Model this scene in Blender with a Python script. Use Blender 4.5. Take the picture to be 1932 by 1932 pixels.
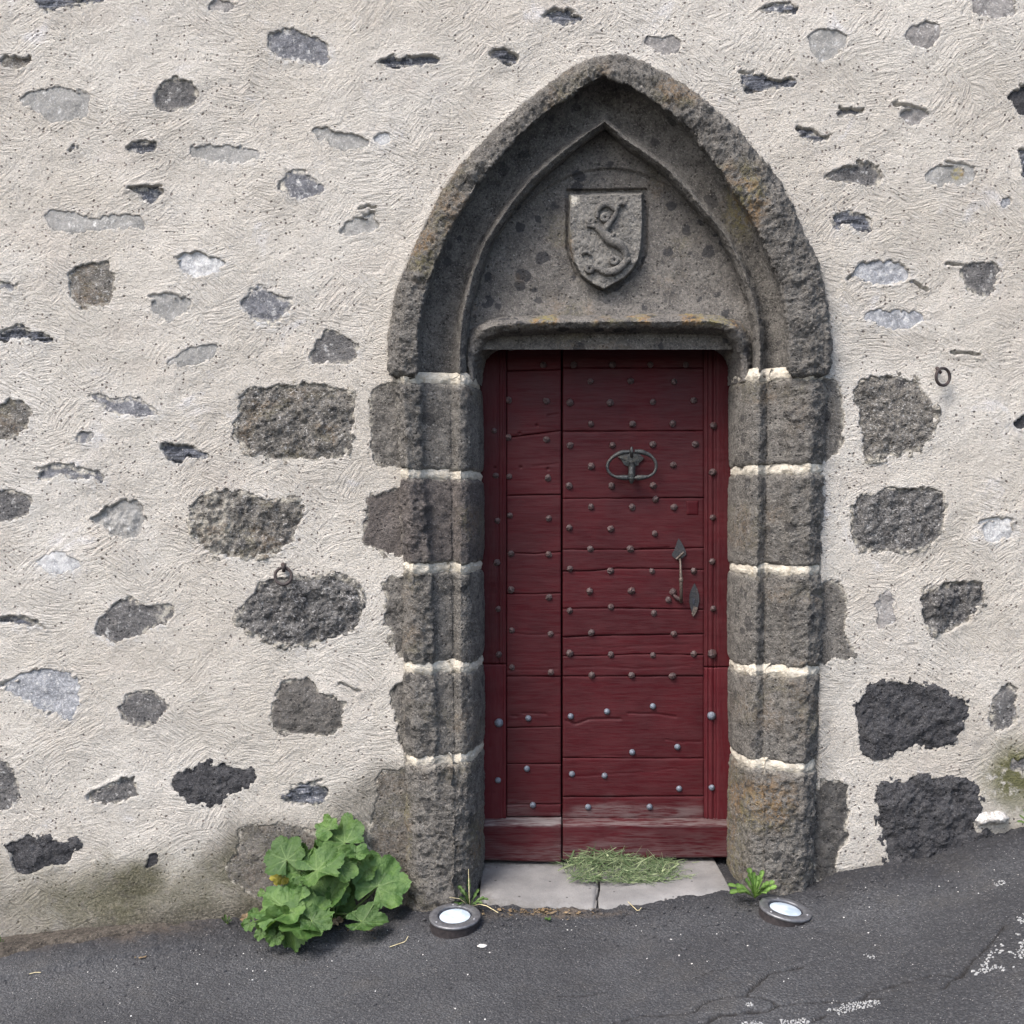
import bpy, math, random
import numpy as np
from mathutils import Vector, Matrix, Euler

random.seed(7)
RNG = np.random.default_rng(11)
D = 3.8                      # camera distance to the wall face (m)
S = 3.6 / 1932.0             # metres per photo unit on the wall plane
PI = math.pi
scene = bpy.context.scene
for o in list(bpy.data.objects):
    bpy.data.objects.remove(o)

# ------------------------------------------------------------------ camera, world, sun
cam_d = bpy.data.cameras.new("camera")
cam = bpy.data.objects.new("camera", cam_d)
scene.collection.objects.link(cam)
cam.location = (0, -D, 0)
cam.rotation_euler = (PI / 2, 0, 0)
cam_d.sensor_fit = 'HORIZONTAL'
cam_d.angle = 2 * math.atan(1.8 / D)
cam_d.clip_start = 0.05
cam_d.clip_end = 600
scene.camera = cam

SUN_EL, SUN_AZ = math.radians(52), math.radians(-42)    # azimuth from straight behind the camera, to the left
world = bpy.data.worlds.new("World")
scene.world = world
world.use_nodes = True
wn = world.node_tree.nodes
wl = world.node_tree.links
wn.clear()
sky = wn.new('ShaderNodeTexSky')
sky.sky_type = 'NISHITA'
sky.sun_disc = False
sky.sun_elevation = SUN_EL
sky.air_density = 1.0
sky.dust_density = 3.2
sky.ozone_density = 1.0
bg = wn.new('ShaderNodeBackground')
bg.inputs['Strength'].default_value = 0.14
wo = wn.new('ShaderNodeOutputWorld')
wl.new(sky.outputs[0], bg.inputs['Color'])
wl.new(bg.outputs[0], wo.inputs['Surface'])

sun_d = bpy.data.lights.new("sun", 'SUN')
sun_d.energy = 1.5
sun_d.angle = math.radians(24)
sun_d.color = (1.0, 0.965, 0.93)
sun = bpy.data.objects.new("sun", sun_d)
scene.collection.objects.link(sun)
to_sun = Vector((math.sin(SUN_AZ) * math.cos(SUN_EL), -math.cos(SUN_AZ) * math.cos(SUN_EL), math.sin(SUN_EL)))
sun.rotation_euler = to_sun.to_track_quat('Z', 'Y').to_euler()
sky.sun_rotation = math.atan2(to_sun.x, to_sun.y)

scene.view_settings.view_transform = 'Standard'
scene.view_settings.look = 'None'
scene.view_settings.gamma = 1
scene.view_settings.use_curve_mapping = False
scene.view_settings.exposure = 1.57
scene.render.filter_size = 1.25

# ------------------------------------------------------------------ helpers
def W(u, v, y=0.0):
    """point of the place at depth y seen at photo unit (u, v)"""
    k = (D + y) / D * S
    return ((u - 966.0) * k, y, (966.0 - v) * k)


def Wn(u, v, y):
    u = np.asarray(u, float); v = np.asarray(v, float); y = np.asarray(y, float)
    k = (D + y) / D * S
    return np.stack(np.broadcast_arrays((u - 966.0) * k, y, (966.0 - v) * k), -1)


_perm = RNG.permutation(65536).astype(np.int64)


def _h(ix, iy, iz, seed):
    a = _perm[(ix + seed * 131) & 65535]
    a = _perm[(a + iy * 7 + 17) & 65535]
    a = _perm[(a + iz * 13 + 5) & 65535]
    return a.astype(np.float32) / 32767.5 - 1.0


def vn(x, y, z=0.0, seed=0):
    x, y, z = np.broadcast_arrays(np.asarray(x, np.float32), np.asarray(y, np.float32), np.asarray(z, np.float32))
    ix = np.floor(x).astype(np.int64); iy = np.floor(y).astype(np.int64)
    fx = x - ix; fy = y - iy
    fx = fx * fx * (3 - 2 * fx); fy = fy * fy * (3 - 2 * fy)
    iz = np.floor(z).astype(np.int64); fz = z - iz; fz = fz * fz * (3 - 2 * fz)
    def pl(k):
        a = _h(ix, iy, k, seed); b = _h(ix + 1, iy, k, seed)
        c = _h(ix, iy + 1, k, seed); d = _h(ix + 1, iy + 1, k, seed)
        return (a + (b - a) * fx) * (1 - fy) + (c + (d - c) * fx) * fy
    if not np.any(fz):
        return pl(iz)
    return pl(iz) * (1 - fz) + pl(iz + 1) * fz


def fbm(x, y, z=0.0, f=10.0, o=4, g=0.5, seed=0):
    r = 0.0; a = 1.0; t = 0.0
    for i in range(o):
        r = r + a * vn(np.asarray(x) * f + i * 3.7, np.asarray(y) * f + i * 1.3, np.asarray(z) * f, seed + i)
        t += a; a *= g; f *= 2.03
    return r / t


def sstep(a, b, x):
    t = np.clip((x - a) / (b - a), 0, 1)
    return t * t * (3 - 2 * t)


def sdist(px, pz, poly):
    """signed distance to polygon, negative inside"""
    poly = np.asarray(poly, float)
    d2 = np.full(px.shape, 1e9); inside = np.zeros(px.shape, bool)
    n = len(poly)
    for i in range(n):
        ax, az = poly[i]; bx, bz = poly[(i + 1) % n]
        ex, ez = bx - ax, bz - az
        L = ex * ex + ez * ez + 1e-12
        t = np.clip(((px - ax) * ex + (pz - az) * ez) / L, 0, 1)
        dx = px - ax - t * ex; dz = pz - az - t * ez
        d2 = np.minimum(d2, dx * dx + dz * dz)
        c = ((az > pz) != (bz > pz)) & (px < (bx - ax) * (pz - az) / ((bz - az) if abs(bz - az) > 1e-12 else 1e-12) + ax)
        inside ^= c
    d = np.sqrt(d2)
    return np.where(inside, -d, d)


def dist_line(px, pz, line):
    line = np.asarray(line, float)
    d2 = np.full(px.shape, 1e9)
    for i in range(len(line) - 1):
        ax, az = line[i]; bx, bz = line[i + 1]
        ex, ez = bx - ax, bz - az
        t = np.clip(((px - ax) * ex + (pz - az) * ez) / (ex * ex + ez * ez + 1e-12), 0, 1)
        d2 = np.minimum(d2, (px - ax - t * ex) ** 2 + (pz - az - t * ez) ** 2)
    return np.sqrt(d2)


def resample(pts, n):
    pts = np.asarray(pts, float)
    seg = np.sqrt(((pts[1:] - pts[:-1]) ** 2).sum(1))
    c = np.concatenate([[0], np.cumsum(seg)]); c /= c[-1]
    t = np.linspace(0, 1, n)
    r = np.stack([np.interp(t, c, pts[:, k]) for k in range(pts.shape[1])], -1)
    return r


def chaikin(p, it=1):
    p = np.asarray(p, float)
    for _ in range(it):
        q = np.roll(p, -1, 0)
        p = np.stack([0.78 * p + 0.22 * q, 0.22 * p + 0.78 * q], 1).reshape(-1, 2)
    return p


def smooth_line(p, it):
    p = p.copy()
    for _ in range(it):
        p[1:-1] = 0.25 * p[:-2] + 0.5 * p[1:-1] + 0.25 * p[2:]
    return p


def tag(o, label=None, cat=None, group=None, kind=None):
    if label: o['label'] = label
    if cat: o['category'] = cat
    if group: o['group'] = group
    if kind: o['kind'] = kind
    return o


def empty(name, loc, label=None, cat=None, group=None):
    o = bpy.data.objects.new(name, None)
    o.empty_display_size = 0.1
    scene.collection.objects.link(o)
    o.location = loc
    return tag(o, label, cat, group)


def wloc(p):
    v = Vector((0, 0, 0))
    while p is not None:
        v += Vector(p.location); p = p.parent
    return v


def place(o, loc, parent):
    if parent is not None:
        o.parent = parent
        loc = Vector(loc) - wloc(parent)
    o.location = loc
    return o


def np_mesh(name, V, F, smooth=True, attrs=None, mat=None):
    """F: list of arrays (n,3)/(n,4)"""
    me = bpy.data.meshes.new(name)
    V = np.ascontiguousarray(V, np.float32).reshape(-1, 3)
    if not isinstance(F, list): F = [F]
    F = [np.asarray(f, np.int32) for f in F if len(f)]
    nf = sum(len(f) for f in F)
    me.vertices.add(len(V)); me.vertices.foreach_set('co', V.ravel())
    idx = np.concatenate([f.ravel() for f in F])
    me.loops.add(len(idx)); me.loops.foreach_set('vertex_index', idx)
    me.polygons.add(nf)
    tot = np.concatenate([np.full(len(f), f.shape[1], np.int32) for f in F])
    st = np.concatenate([[0], np.cumsum(tot)[:-1]]).astype(np.int32)
    me.polygons.foreach_set('loop_start', st)
    me.polygons.foreach_set('use_smooth', np.full(nf, smooth))
    for k, a in (attrs or {}).items():
        at = me.attributes.new(k, 'FLOAT', 'POINT')
        at.data.foreach_set('value', np.ascontiguousarray(a, np.float32).ravel())
    me.update(calc_edges=True)
    if mat: me.materials.append(mat)
    return me


def np_obj(name, V, F, mat, parent=None, loc=None, smooth=True, attrs=None):
    V = np.asarray(V, float).reshape(-1, 3)
    if loc is None:
        loc = 0.5 * (V.min(0) + V.max(0))
    me = np_mesh(name, V - np.asarray(loc), F, smooth, attrs, mat)
    o = bpy.data.objects.new(name, me)
    scene.collection.objects.link(o)
    return place(o, loc, parent)


def grid_faces(n, m, mask=None):
    i = np.arange(n - 1)[:, None] * m + np.arange(m - 1)[None, :]
    q = np.stack([i, i + 1, i + m + 1, i + m], -1)
    if mask is not None:
        q = q[mask]
    return q.reshape(-1, 4)


def compact(V, F, attrs=None):
    V = V.reshape(-1, 3)
    used = np.zeros(len(V), bool); used[F.ravel()] = True
    mp = np.cumsum(used) - 1
    at = {k: np.asarray(a).ravel()[used] for k, a in (attrs or {}).items()}
    return V[used], mp[F], at


def box_np(x0, x1, y0, y1, z0, z1):
    V = np.array([(x, y, z) for z in (z0, z1) for y in (y0, y1) for x in (x0, x1)], float)
    F = np.array([(0, 2, 3, 1), (4, 5, 7, 6), (0, 1, 5, 4), (2, 6, 7, 3), (0, 4, 6, 2), (1, 3, 7, 5)])
    return V, F


class MB:
    """collects simple pieces into one mesh"""
    def __init__(s): s.V = []; s.Q = []; s.T = []; s.n = 0; s.A = []
    def add(s, V, F, a=0.0):
        V = np.asarray(V, float).reshape(-1, 3)
        F = np.asarray(F)
        (s.Q if F.shape[1] == 4 else s.T).append(F + s.n)
        s.V.append(V); s.n += len(V); s.A.append(np.broadcast_to(np.asarray(a, float), (len(V),)).copy())
    def tube(s, pts, r, n=8, cap=True, a=0.0, flat=1.0):
        pts = np.asarray(pts, float); m = len(pts)
        r = np.broadcast_to(np.asarray(r, float), (m,))
        t = np.gradient(pts, axis=0); t /= np.linalg.norm(t, axis=1)[:, None] + 1e-9
        up = np.array([0.13, -0.97, 0.2]); 
        R = []
        for i in range(m):
            x = np.cross(t[i], up); x /= np.linalg.norm(x) + 1e-9
            yv = np.cross(t[i], x); up = -yv if np.dot(-yv, up) > 0 else yv
            an = np.arange(n) / n * 2 * PI
            R.append(pts[i] + r[i] * (np.cos(an)[:, None] * x + flat * np.sin(an)[:, None] * yv))
        V = np.concatenate(R)
        F = []
        for i in range(m - 1):
            for k in range(n):
                F.append((i * n + k, i * n + (k + 1) % n, (i + 1) * n + (k + 1) % n, (i + 1) * n + k))
        s.add(V, np.array(F), a)
        if cap:
            for i, e in ((0, pts[0]), (m - 1, pts[-1])):
                Vc = np.concatenate([V[i * n:(i + 1) * n], e[None]])
                s.add(Vc, np.array([(k, (k + 1) % n, n) for k in range(n)]), a)
    def build(s, name, mat, parent=None, loc=None, smooth=True, attr=None):
        V = np.concatenate(s.V)
        F = []
        if s.Q: F.append(np.concatenate(s.Q))
        if s.T: F.append(np.concatenate(s.T))
        return np_obj(name, V, F, mat, parent, loc, smooth, {attr: np.concatenate(s.A)} if attr else None)


def torus(c, ax_u, ax_v, ru, rv, r, n=28, k=8, a0=0, a1=2 * PI):
    an = np.linspace(a0, a1, n + 1)
    return np.asarray(c) + np.cos(an)[:, None] * ru * np.asarray(ax_u) + np.sin(an)[:, None] * rv * np.asarray(ax_v)


def lathe(profile, c, axis=(0, 0, 1), n=32):
    """profile [(r, h)]; returns V, F around axis through c"""
    axis = Vector(axis).normalized()
    rot = axis.to_track_quat('Z', 'Y').to_matrix()
    an = np.arange(n) / n * 2 * PI
    V = []
    for r, h in profile:
        V.append(np.stack([r * np.cos(an), r * np.sin(an), np.full(n, h)], -1))
    V = np.concatenate(V) @ np.array(rot).T + np.asarray(c)
    F = []
    for i in range(len(profile) - 1):
        for k in range(n):
            F.append((i * n + k, i * n + (k + 1) % n, (i + 1) * n + (k + 1) % n, (i + 1) * n + k))
    return V, np.array(F)

# ------------------------------------------------------------------ material helpers
class NT:
    def __init__(s, name):
        s.mat = bpy.data.materials.new(name); s.mat.use_nodes = True
        s.t = s.mat.node_tree; s.t.nodes.clear()
        s.out = s.t.nodes.new('ShaderNodeOutputMaterial')
        s.geo = s.t.nodes.new('ShaderNodeNewGeometry')
        s.pos = s.geo.outputs['Position']
    def link(s, inp, val):
        if isinstance(val, bpy.types.NodeSocket): s.t.links.new(val, inp)
        elif val is not None:
            try: inp.default_value = val
            except Exception:
                inp.default_value = (*val, 1.0) if len(val) == 3 else val
    def node(s, typ, ins=None, **props):
        n = s.t.nodes.new(typ)
        for k, v in props.items(): setattr(n, k, v)
        for k, v in (ins or {}).items(): s.link(n.inputs[k], v)
        return n
    def math(s, op, a, b=None, c=None, clamp=False):
        n = s.node('ShaderNodeMath', operation=op, use_clamp=clamp)
        s.link(n.inputs[0], a)
        if b is not None: s.link(n.inputs[1], b)
        if c is not None: s.link(n.inputs[2], c)
        return n.outputs[0]
    def vmath(s, op, a, b=None, scale=None):
        n = s.node('ShaderNodeVectorMath', operation=op)
        s.link(n.inputs[0], a)
        if b is not None: s.link(n.inputs[1], b)
        if scale is not None: s.link(n.inputs['Scale'], scale)
        return n.outputs[0]
    def noise(s, vec=None, scale=5, detail=4, rough=0.5, dist=0.0, col=False, ridged=False):
        n = s.node('ShaderNodeTexNoise', {'Vector': vec if vec is not None else s.pos, 'Scale': scale, 'Detail': detail, 'Roughness': rough, 'Distortion': dist})
        return n.outputs['Color' if col else 'Fac']
    def vor(s, vec=None, scale=5, feature='F1', rand=1.0):
        return s.node('ShaderNodeTexVoronoi', {'Vector': vec if vec is not None else s.pos, 'Scale': scale, 'Randomness': rand}, feature=feature)
    def mix(s, f, a, b, mode='MIX'):
        n = s.node('ShaderNodeMix', data_type='RGBA', blend_type=mode)
        s.link(n.inputs[0], f)
        for i, v in ((6, a), (7, b)):
            if not isinstance(v, bpy.types.NodeSocket) and len(v) == 3: v = (*v, 1.0)
            s.link(n.inputs[i], v)
        return n.outputs[2]
    def ramp(s, f, a, b, lo=0.0, hi=1.0):
        n = s.node('ShaderNodeMapRange', {'Value': f, 'From Min': a, 'From Max': b, 'To Min': lo, 'To Max': hi}, interpolation_type='SMOOTHSTEP')
        return n.outputs[0]
    def attr(s, name):
        return s.node('ShaderNodeAttribute', attribute_name=name).outputs['Fac']
    def mapscale(s, sc, vec=None):
        return s.vmath('MULTIPLY', vec if vec is not None else s.pos, sc)
    def bump(s, h, dist, strength=1.0, nrm=None):
        n = s.node('ShaderNodeBump', {'Height': h, 'Distance': dist, 'Strength': strength})
        if nrm is not None: s.link(n.inputs['Normal'], nrm)
        return n.outputs[0]
    def finish(s, color, rough=0.9, nrm=None, spec=0.3, metal=0.0, **extra):
        b = s.node('ShaderNodeBsdfPrincipled', {'Base Color': color, 'Roughness': rough, 'Specular IOR Level': spec, 'Metallic': metal})
        if nrm is not None: s.link(b.inputs['Normal'], nrm)
        for k, v in extra.items(): s.link(b.inputs[k], v)
        s.t.links.new(b.outputs[0], s.out.inputs['Surface'])
        s.bsdf = b
        return s.mat


def mat_plaster():
    m = NT('lime_plaster')
    P = m.pos
    wob = m.vmath('SCALE', m.vmath('SUBTRACT', m.noise(P, 7, 2, col=True), (0.5, 0.5, 0.5)), scale=0.030)
    Pw = m.vmath('ADD', P, wob)
    layers = []
    for k, (sc, off) in enumerate(((6.5, (0, 0, 0)), (9.0, (3.1, 0, 1.7)))):
        Q = m.vmath('ADD', Pw, off)
        v = m.vor(Q, sc)
        loc = m.vmath('SUBTRACT', Q, v.outputs['Position'])
        sep = m.node('ShaderNodeSeparateColor', {'Color': v.outputs['Color']})
        ang = m.math('MULTIPLY_ADD', sep.outputs[0], 1.9, -0.9)
        rot = m.node('ShaderNodeVectorRotate', {'Vector': loc, 'Angle': ang}, rotation_type='Y_AXIS').outputs[0]
        sx = m.node('ShaderNodeSeparateXYZ', {'Vector': rot})
        bend = m.math('MULTIPLY', m.math('MULTIPLY', sx.outputs[0], sx.outputs[0]), m.math('MULTIPLY_ADD', sep.outputs[1], 4.0, -2.0))
        z2 = m.math('ADD', sx.outputs[2], bend)
        cv = m.node('ShaderNodeCombineXYZ', {'X': m.math('MULTIPLY', sx.outputs[0], 13.0), 'Y': m.math('MULTIPLY', sep.outputs[2], 40.0), 'Z': m.math('MULTIPLY', z2, 105.0)}).outputs[0]
        h = m.noise(cv, 1.0, 4, 0.6, 0.0)
        layers.append(h)
    sel = m.ramp(m.noise(P, 4.2, 2), 0.46, 0.54)
    comb = m.node('ShaderNodeMix', data_type='FLOAT')
    m.link(comb.inputs[0], sel); m.link(comb.inputs[2], layers[0]); m.link(comb.inputs[3], layers[1])
    comb = comb.outputs[0]
    comb = m.ramp(comb, 0.22, 0.78)
    amp = m.ramp(m.noise(P, 3.4, 3), 0.38, 0.60, 0.12, 1.0)
    grain = m.noise(P, 165, 4, 0.75)
    mid = m.noise(P, 70, 4, 0.68)
    gv = m.vor(m.vmath('ADD', P, m.vmath('SCALE', m.noise(P, 60, 1, col=True), scale=0.01)), 62)
    gr = m.node('ShaderNodeSeparateColor', {'Color': gv.outputs['Color']})
    rad = m.math('MULTIPLY_ADD', gr.outputs[0], 0.24, 0.0)
    pit = m.math('MULTIPLY', m.ramp(m.math('SUBTRACT', gv.outputs['Distance'], rad), 0.09, -0.04), m.math('GREATER_THAN', gr.outputs[1], 0.36))
    h = m.math('MULTIPLY', comb, m.math('MULTIPLY', amp, 0.95))
    h = m.math('MULTIPLY_ADD', mid, 1.15, h)
    h = m.math('MULTIPLY_ADD', grain, 1.35, h)
    h = m.math('MULTIPLY_ADD', pit, -0.8, h)
    nrm = m.bump(h, 0.0125, 1.0)
    # colour
    big = m.noise(P, 1.5, 5, 0.6)
    col = m.mix(m.ramp(big, 0.35, 0.65), (0.570, 0.528, 0.464), (0.660, 0.625, 0.566))
    col = m.mix(m.ramp(m.noise(m.mapscale((1.2, 1, 2.2)), 2.2, 4, 0.6), 0.5, 0.72, 0, 0.55), col, (0.57, 0.518, 0.458))
    col = m.mix(m.ramp(m.noise(P, 5.0, 5, 0.65, 0.6), 0.6, 0.72, 0, 0.75), col, (0.70, 0.68, 0.67))
    col = m.mix(m.ramp(grain, 0.34, 0.56, 0.55, 0.0), col, (0.33, 0.30, 0.265))
    col = m.mix(m.math('MULTIPLY', amp, m.ramp(comb, 0.45, 0.15, 0.0, 0.26)), col, (0.36, 0.33, 0.295))  # shade in the combed furrows, put into the colour
    col = m.mix(m.ramp(mid, 0.56, 0.70, 0.0, 0.3), col, (0.74, 0.71, 0.66))
    col = m.mix(m.math('MULTIPLY', m.attr('halo'), m.ramp(m.noise(P, 34, 5, 0.75), 0.42, 0.62)), col, (0.67, 0.67, 0.67))
    col = m.mix(m.math('MULTIPLY', pit, 0.85), col, m.mix(gr.outputs[2], (0.075, 0.06, 0.05), (0.19, 0.16, 0.145)))
    dn = m.noise(P, 22, 5, 0.7)
    dirt = m.math('MULTIPLY', m.attr('dirt'), m.ramp(dn, 0.22, 0.55, 0.82, 1.0))
    col = m.mix(dirt, col, m.mix(m.ramp(m.noise(P, 110, 3, 0.7), 0.42, 0.66), (0.060, 0.055, 0.042), (0.185, 0.168, 0.132)))
    moss = m.math('MULTIPLY', m.attr('moss'), m.ramp(m.noise(P, 26, 5, 0.7), 0.28, 0.52))
    col = m.mix(moss, col, m.mix(m.noise(P, 14), (0.07, 0.075, 0.02), (0.16, 0.155, 0.07)))
    return m.finish(col, 0.95, nrm, 0.15)


def mat_rock(name, c1, c2, clast, fleck, fleck_amt=0.5, bumpd=0.006, strata=0.0, pitted=1.0, film=0.0, clast_amt=0.5):
    """volcanic stone: two tones, darker clasts, pale flecks, vesicle pits; film = lime smear"""
    m = NT(name)
    P = m.pos
    n1 = m.noise(P, 18, 6, 0.68, 0.4)
    n2 = m.noise(P, 95, 5, 0.74)
    n3 = m.noise(P, 300, 3, 0.7)
    n4 = m.noise(m.vmath('ADD', P, (1.3, 2.1, 0.4)), 150, 4, 0.75)
    col = m.mix(m.ramp(n1, 0.36, 0.64), c1, c2)
    col = m.mix(m.ramp(n2, 0.36, 0.56, 0.65, 0.0), col, clast)
    col = m.mix(m.ramp(n4, 0.50, 0.70, 0.0, 0.7), col, tuple(1.75 * x for x in c2))
    vc = m.vor(m.vmath('ADD', P, m.vmath('SCALE', m.noise(P, 26, 2, col=True), scale=0.035)), 15)
    vs = m.node('ShaderNodeSeparateColor', {'Color': vc.outputs['Color']})
    cl = m.math('MULTIPLY', m.ramp(m.math('SUBTRACT', vc.outputs['Distance'], m.math('MULTIPLY', vs.outputs[0], 0.42)), 0.05, -0.03), m.math('GREATER_THAN', vs.outputs[1], 0.45))
    col = m.mix(m.math('MULTIPLY', cl, clast_amt), col, clast)
    fv = m.noise(m.mapscale((1.0, 1.0, 1.5)), 105, 4, 0.7, 0.6)
    fl = m.math('MULTIPLY', m.ramp(fv, 0.645 - 0.032 * fleck_amt, 0.69), m.ramp(m.noise(P, 20, 4, 0.7), 0.42 - 0.03 * fleck_amt, 0.56))
    col = m.mix(fl, col, fleck)
    pt = m.vor(m.vmath('ADD', P, (0.3, 0.1, 0.7)), 70)
    ps = m.node('ShaderNodeSeparateColor', {'Color': pt.outputs['Color']})
    pit = m.math('MULTIPLY', m.ramp(pt.outputs['Distance'], 0.34, 0.12), m.math('GREATER_THAN', ps.outputs[0], 0.6))
    col = m.mix(m.math('MULTIPLY', pit, 0.55 * pitted), col, tuple(0.35 * x for x in clast))
    if film > 0:
        col = m.mix(m.ramp(m.noise(P, 46, 5, 0.72), 0.60 - 0.15 * film, 0.68, 0, 0.8), col, (0.55, 0.54, 0.52))
    h = m.math('MULTIPLY_ADD', n2, 1.0, m.math('MULTIPLY', n1, 1.2))
    h = m.math('MULTIPLY_ADD', n3, 0.7, h)
    h = m.math('MULTIPLY_ADD', n4, 0.6, h)
    h = m.math('MULTIPLY_ADD', pit, -0.7 * pitted, h)
    if strata:
        sn = m.noise(m.mapscale((9, 9, 75)), 1.0, 4, 0.6, 0.5)
        h = m.math('MULTIPLY_ADD', sn, 2.0 * strata, h)
        col = m.mix(m.ramp(sn, 0.4, 0.6, 0.5 * strata, 0), col, tuple(0.5 * x for x in clast))
    lich = m.attr('lichen')
    ln = m.ramp(m.noise(P, 55, 5, 0.75), 0.40, 0.60)
    hue = m.noise(P, 9, 2)
    lc = m.mix(m.ramp(hue, 0.42, 0.58), (0.23, 0.20, 0.09), (0.27, 0.165, 0.07))
    col = m.mix(m.math('MULTIPLY', m.math('MULTIPLY', lich, ln), 0.75), col, lc)
    gl = m.attr('pale')
    col = m.mix(m.math('MULTIPLY', gl, m.ramp(m.noise(P, 40, 5, 0.75), 0.42, 0.6)), col, (0.56, 0.52, 0.44))
    nrm = m.bump(h, bumpd, 1.0)
    return m.finish(col, 0.92, nrm, 0.2)


def mat_mortar():
    m = NT('cream_mortar')
    P = m.pos
    n = m.noise(P, 60, 5, 0.7)
    col = m.mix(m.ramp(n, 0.35, 0.65), (0.37, 0.335, 0.275), (0.52, 0.48, 0.405))
    col = m.mix(m.ramp(m.noise(P, 21, 4, 0.7), 0.58, 0.72, 0, 0.55), col, (0.34, 0.27, 0.18))
    h = m.math('MULTIPLY_ADD', m.noise(P, 240, 3), 0.5, n)
    return m.finish(col, 0.95, m.bump(h, 0.006), 0.15)


def mat_paint(name, c1, c2, vertical=False, worn=0.35):
    m = NT(name)
    P = m.pos
    info = m.node('ShaderNodeObjectInfo').outputs['Random']
    Pr = m.vmath('ADD', P, m.node('ShaderNodeCombineXYZ', {'X': m.math('MULTIPLY', info, 7.0), 'Z': 0.0}).outputs[0])
    sc = (90, 60, 7) if vertical else (6, 60, 95)
    g = m.noise(m.vmath('MULTIPLY', Pr, sc), 1.0, 5, 0.65, 0.6)
    g2 = m.noise(m.vmath('MULTIPLY', Pr, tuple(3.1 * x for x in sc)), 1.0, 3, 0.6)
    blot = m.noise(P, 7, 5, 0.6)
    col = m.mix(m.ramp(blot, 0.3, 0.7), c1, c2)
    col = m.mix(m.math('MULTIPLY', info, 0.3), col, tuple(0.7 * x for x in c1))
    col = m.mix(m.ramp(g, 0.56, 0.76, 0, 0.16), col, tuple(min(1, 1.3 * x + 0.012) for x in c2))
    col = m.mix(m.ramp(m.noise(P, 60, 5, 0.75), 0.60, 0.74, 0, 0.22), col, (0.055, 0.014, 0.018))
    chips = m.ramp(m.noise(P, 38, 5, 0.8, 0.8), 0.715, 0.75)
    col = m.mix(m.math('MULTIPLY', chips, 0.6), col, (0.14, 0.10, 0.095))
    wear = m.attr('wear')
    wv = m.ramp(m.math('MULTIPLY_ADD', g2, 0.5, m.math('MULTIPLY', g, 0.6)), 0.42, 0.62)
    wv = m.math('MULTIPLY', wear, m.math('ADD', wv, m.ramp(wear, 0.7, 1.0, 0, 0.6)), clamp=True)
    col = m.mix(wv, col, m.mix(g2, (0.06, 0.048, 0.047), (0.19, 0.165, 0.16)))
    h = m.math('MULTIPLY_ADD', g, 1.0, m.math('MULTIPLY', g2, 0.5))
    h = m.math('MULTIPLY_ADD', m.noise(P, 190, 3, 0.7), 0.35, h)
    h = m.math('MULTIPLY_ADD', chips, -0.3, h)
    rough = m.ramp(blot, 0.3, 0.7, 0.48, 0.66)
    return m.finish(col, rough, m.bump(h, 0.0009), 0.13)


def mat_iron(name, c1, c2, rough=0.55, metal=0.35, rust=(0.12, 0.055, 0.035), ramt=0.5):
    m = NT(name)
    P = m.pos
    n = m.noise(P, 130, 5, 0.7)
    col = m.mix(m.ramp(n, 0.35, 0.65), c1, c2)
    col = m.mix(m.ramp(m.noise(P, 45, 4, 0.7), 0.46, 0.66, 0, ramt), col, rust)
    return m.finish(col, rough, m.bump(m.noise(P, 300, 4, 0.7), 0.0025), 0.5, metal)


def mat_asphalt():
    m = NT('asphalt')
    P = m.pos
    rough = m.attr('rough')
    v = m.vor(P, 125)
    vs = m.node('ShaderNodeSeparateColor', {'Color': v.outputs['Color']})
    v2 = m.vor(P, 270)
    big = m.noise(P, 2.2, 5, 0.6)
    col = m.mix(m.ramp(big, 0.3, 0.7), (0.031, 0.032, 0.034), (0.073, 0.075, 0.078))
    col = m.mix(m.ramp(rough, 0, 1, 0, 0.75), col, (0.022, 0.022, 0.025))
    col = m.mix(m.ramp(vs.outputs[0], 0.0, 1.0, 0.0, 0.6), col, m.mix(vs.outputs[1], (0.020, 0.020, 0.023), (0.100, 0.099, 0.102)))
    col = m.mix(m.ramp(v.outputs['Distance'], 0.30, 0.62, 0, 0.6), col, (0.022, 0.022, 0.025))
    fle = m.math('MULTIPLY', m.ramp(v2.outputs['Distance'], 0.42, 0.25), m.math('GREATER_THAN', m.node('ShaderNodeSeparateColor', {'Color': v2.outputs['Color']}).outputs[2], 0.972))
    col = m.mix(m.math('MULTIPLY', fle, 0.7), col, (0.42, 0.40, 0.38))
    col = m.mix(m.ramp(m.noise(P, 5.5, 4, 0.6), 0.5, 0.75, 0, 0.3), col, (0.065, 0.060, 0.053))
    so = m.math('MULTIPLY', m.attr('soil'), m.ramp(m.noise(P, 32, 5, 0.7), 0.28, 0.6))
    col = m.mix(so, col, m.mix(m.noise(P, 80, 4), (0.04, 0.033, 0.026), (0.15, 0.12, 0.095)))
    col = m.mix(m.attr('crack'), col, (0.015, 0.014, 0.014))
    h = m.math('MULTIPLY_ADD', v.outputs['Distance'], -0.9, m.math('MULTIPLY', m.noise(P, 70, 4, 0.7), m.math('MULTIPLY_ADD', rough, 3.0, 0.6)))
    h = m.math('MULTIPLY_ADD', v2.outputs['Distance'], -0.4, h)
    h = m.math('MULTIPLY_ADD', vs.outputs[2], 0.35, h)
    return m.finish(col, 0.85, m.bump(h, 0.005), 0.3)


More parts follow.
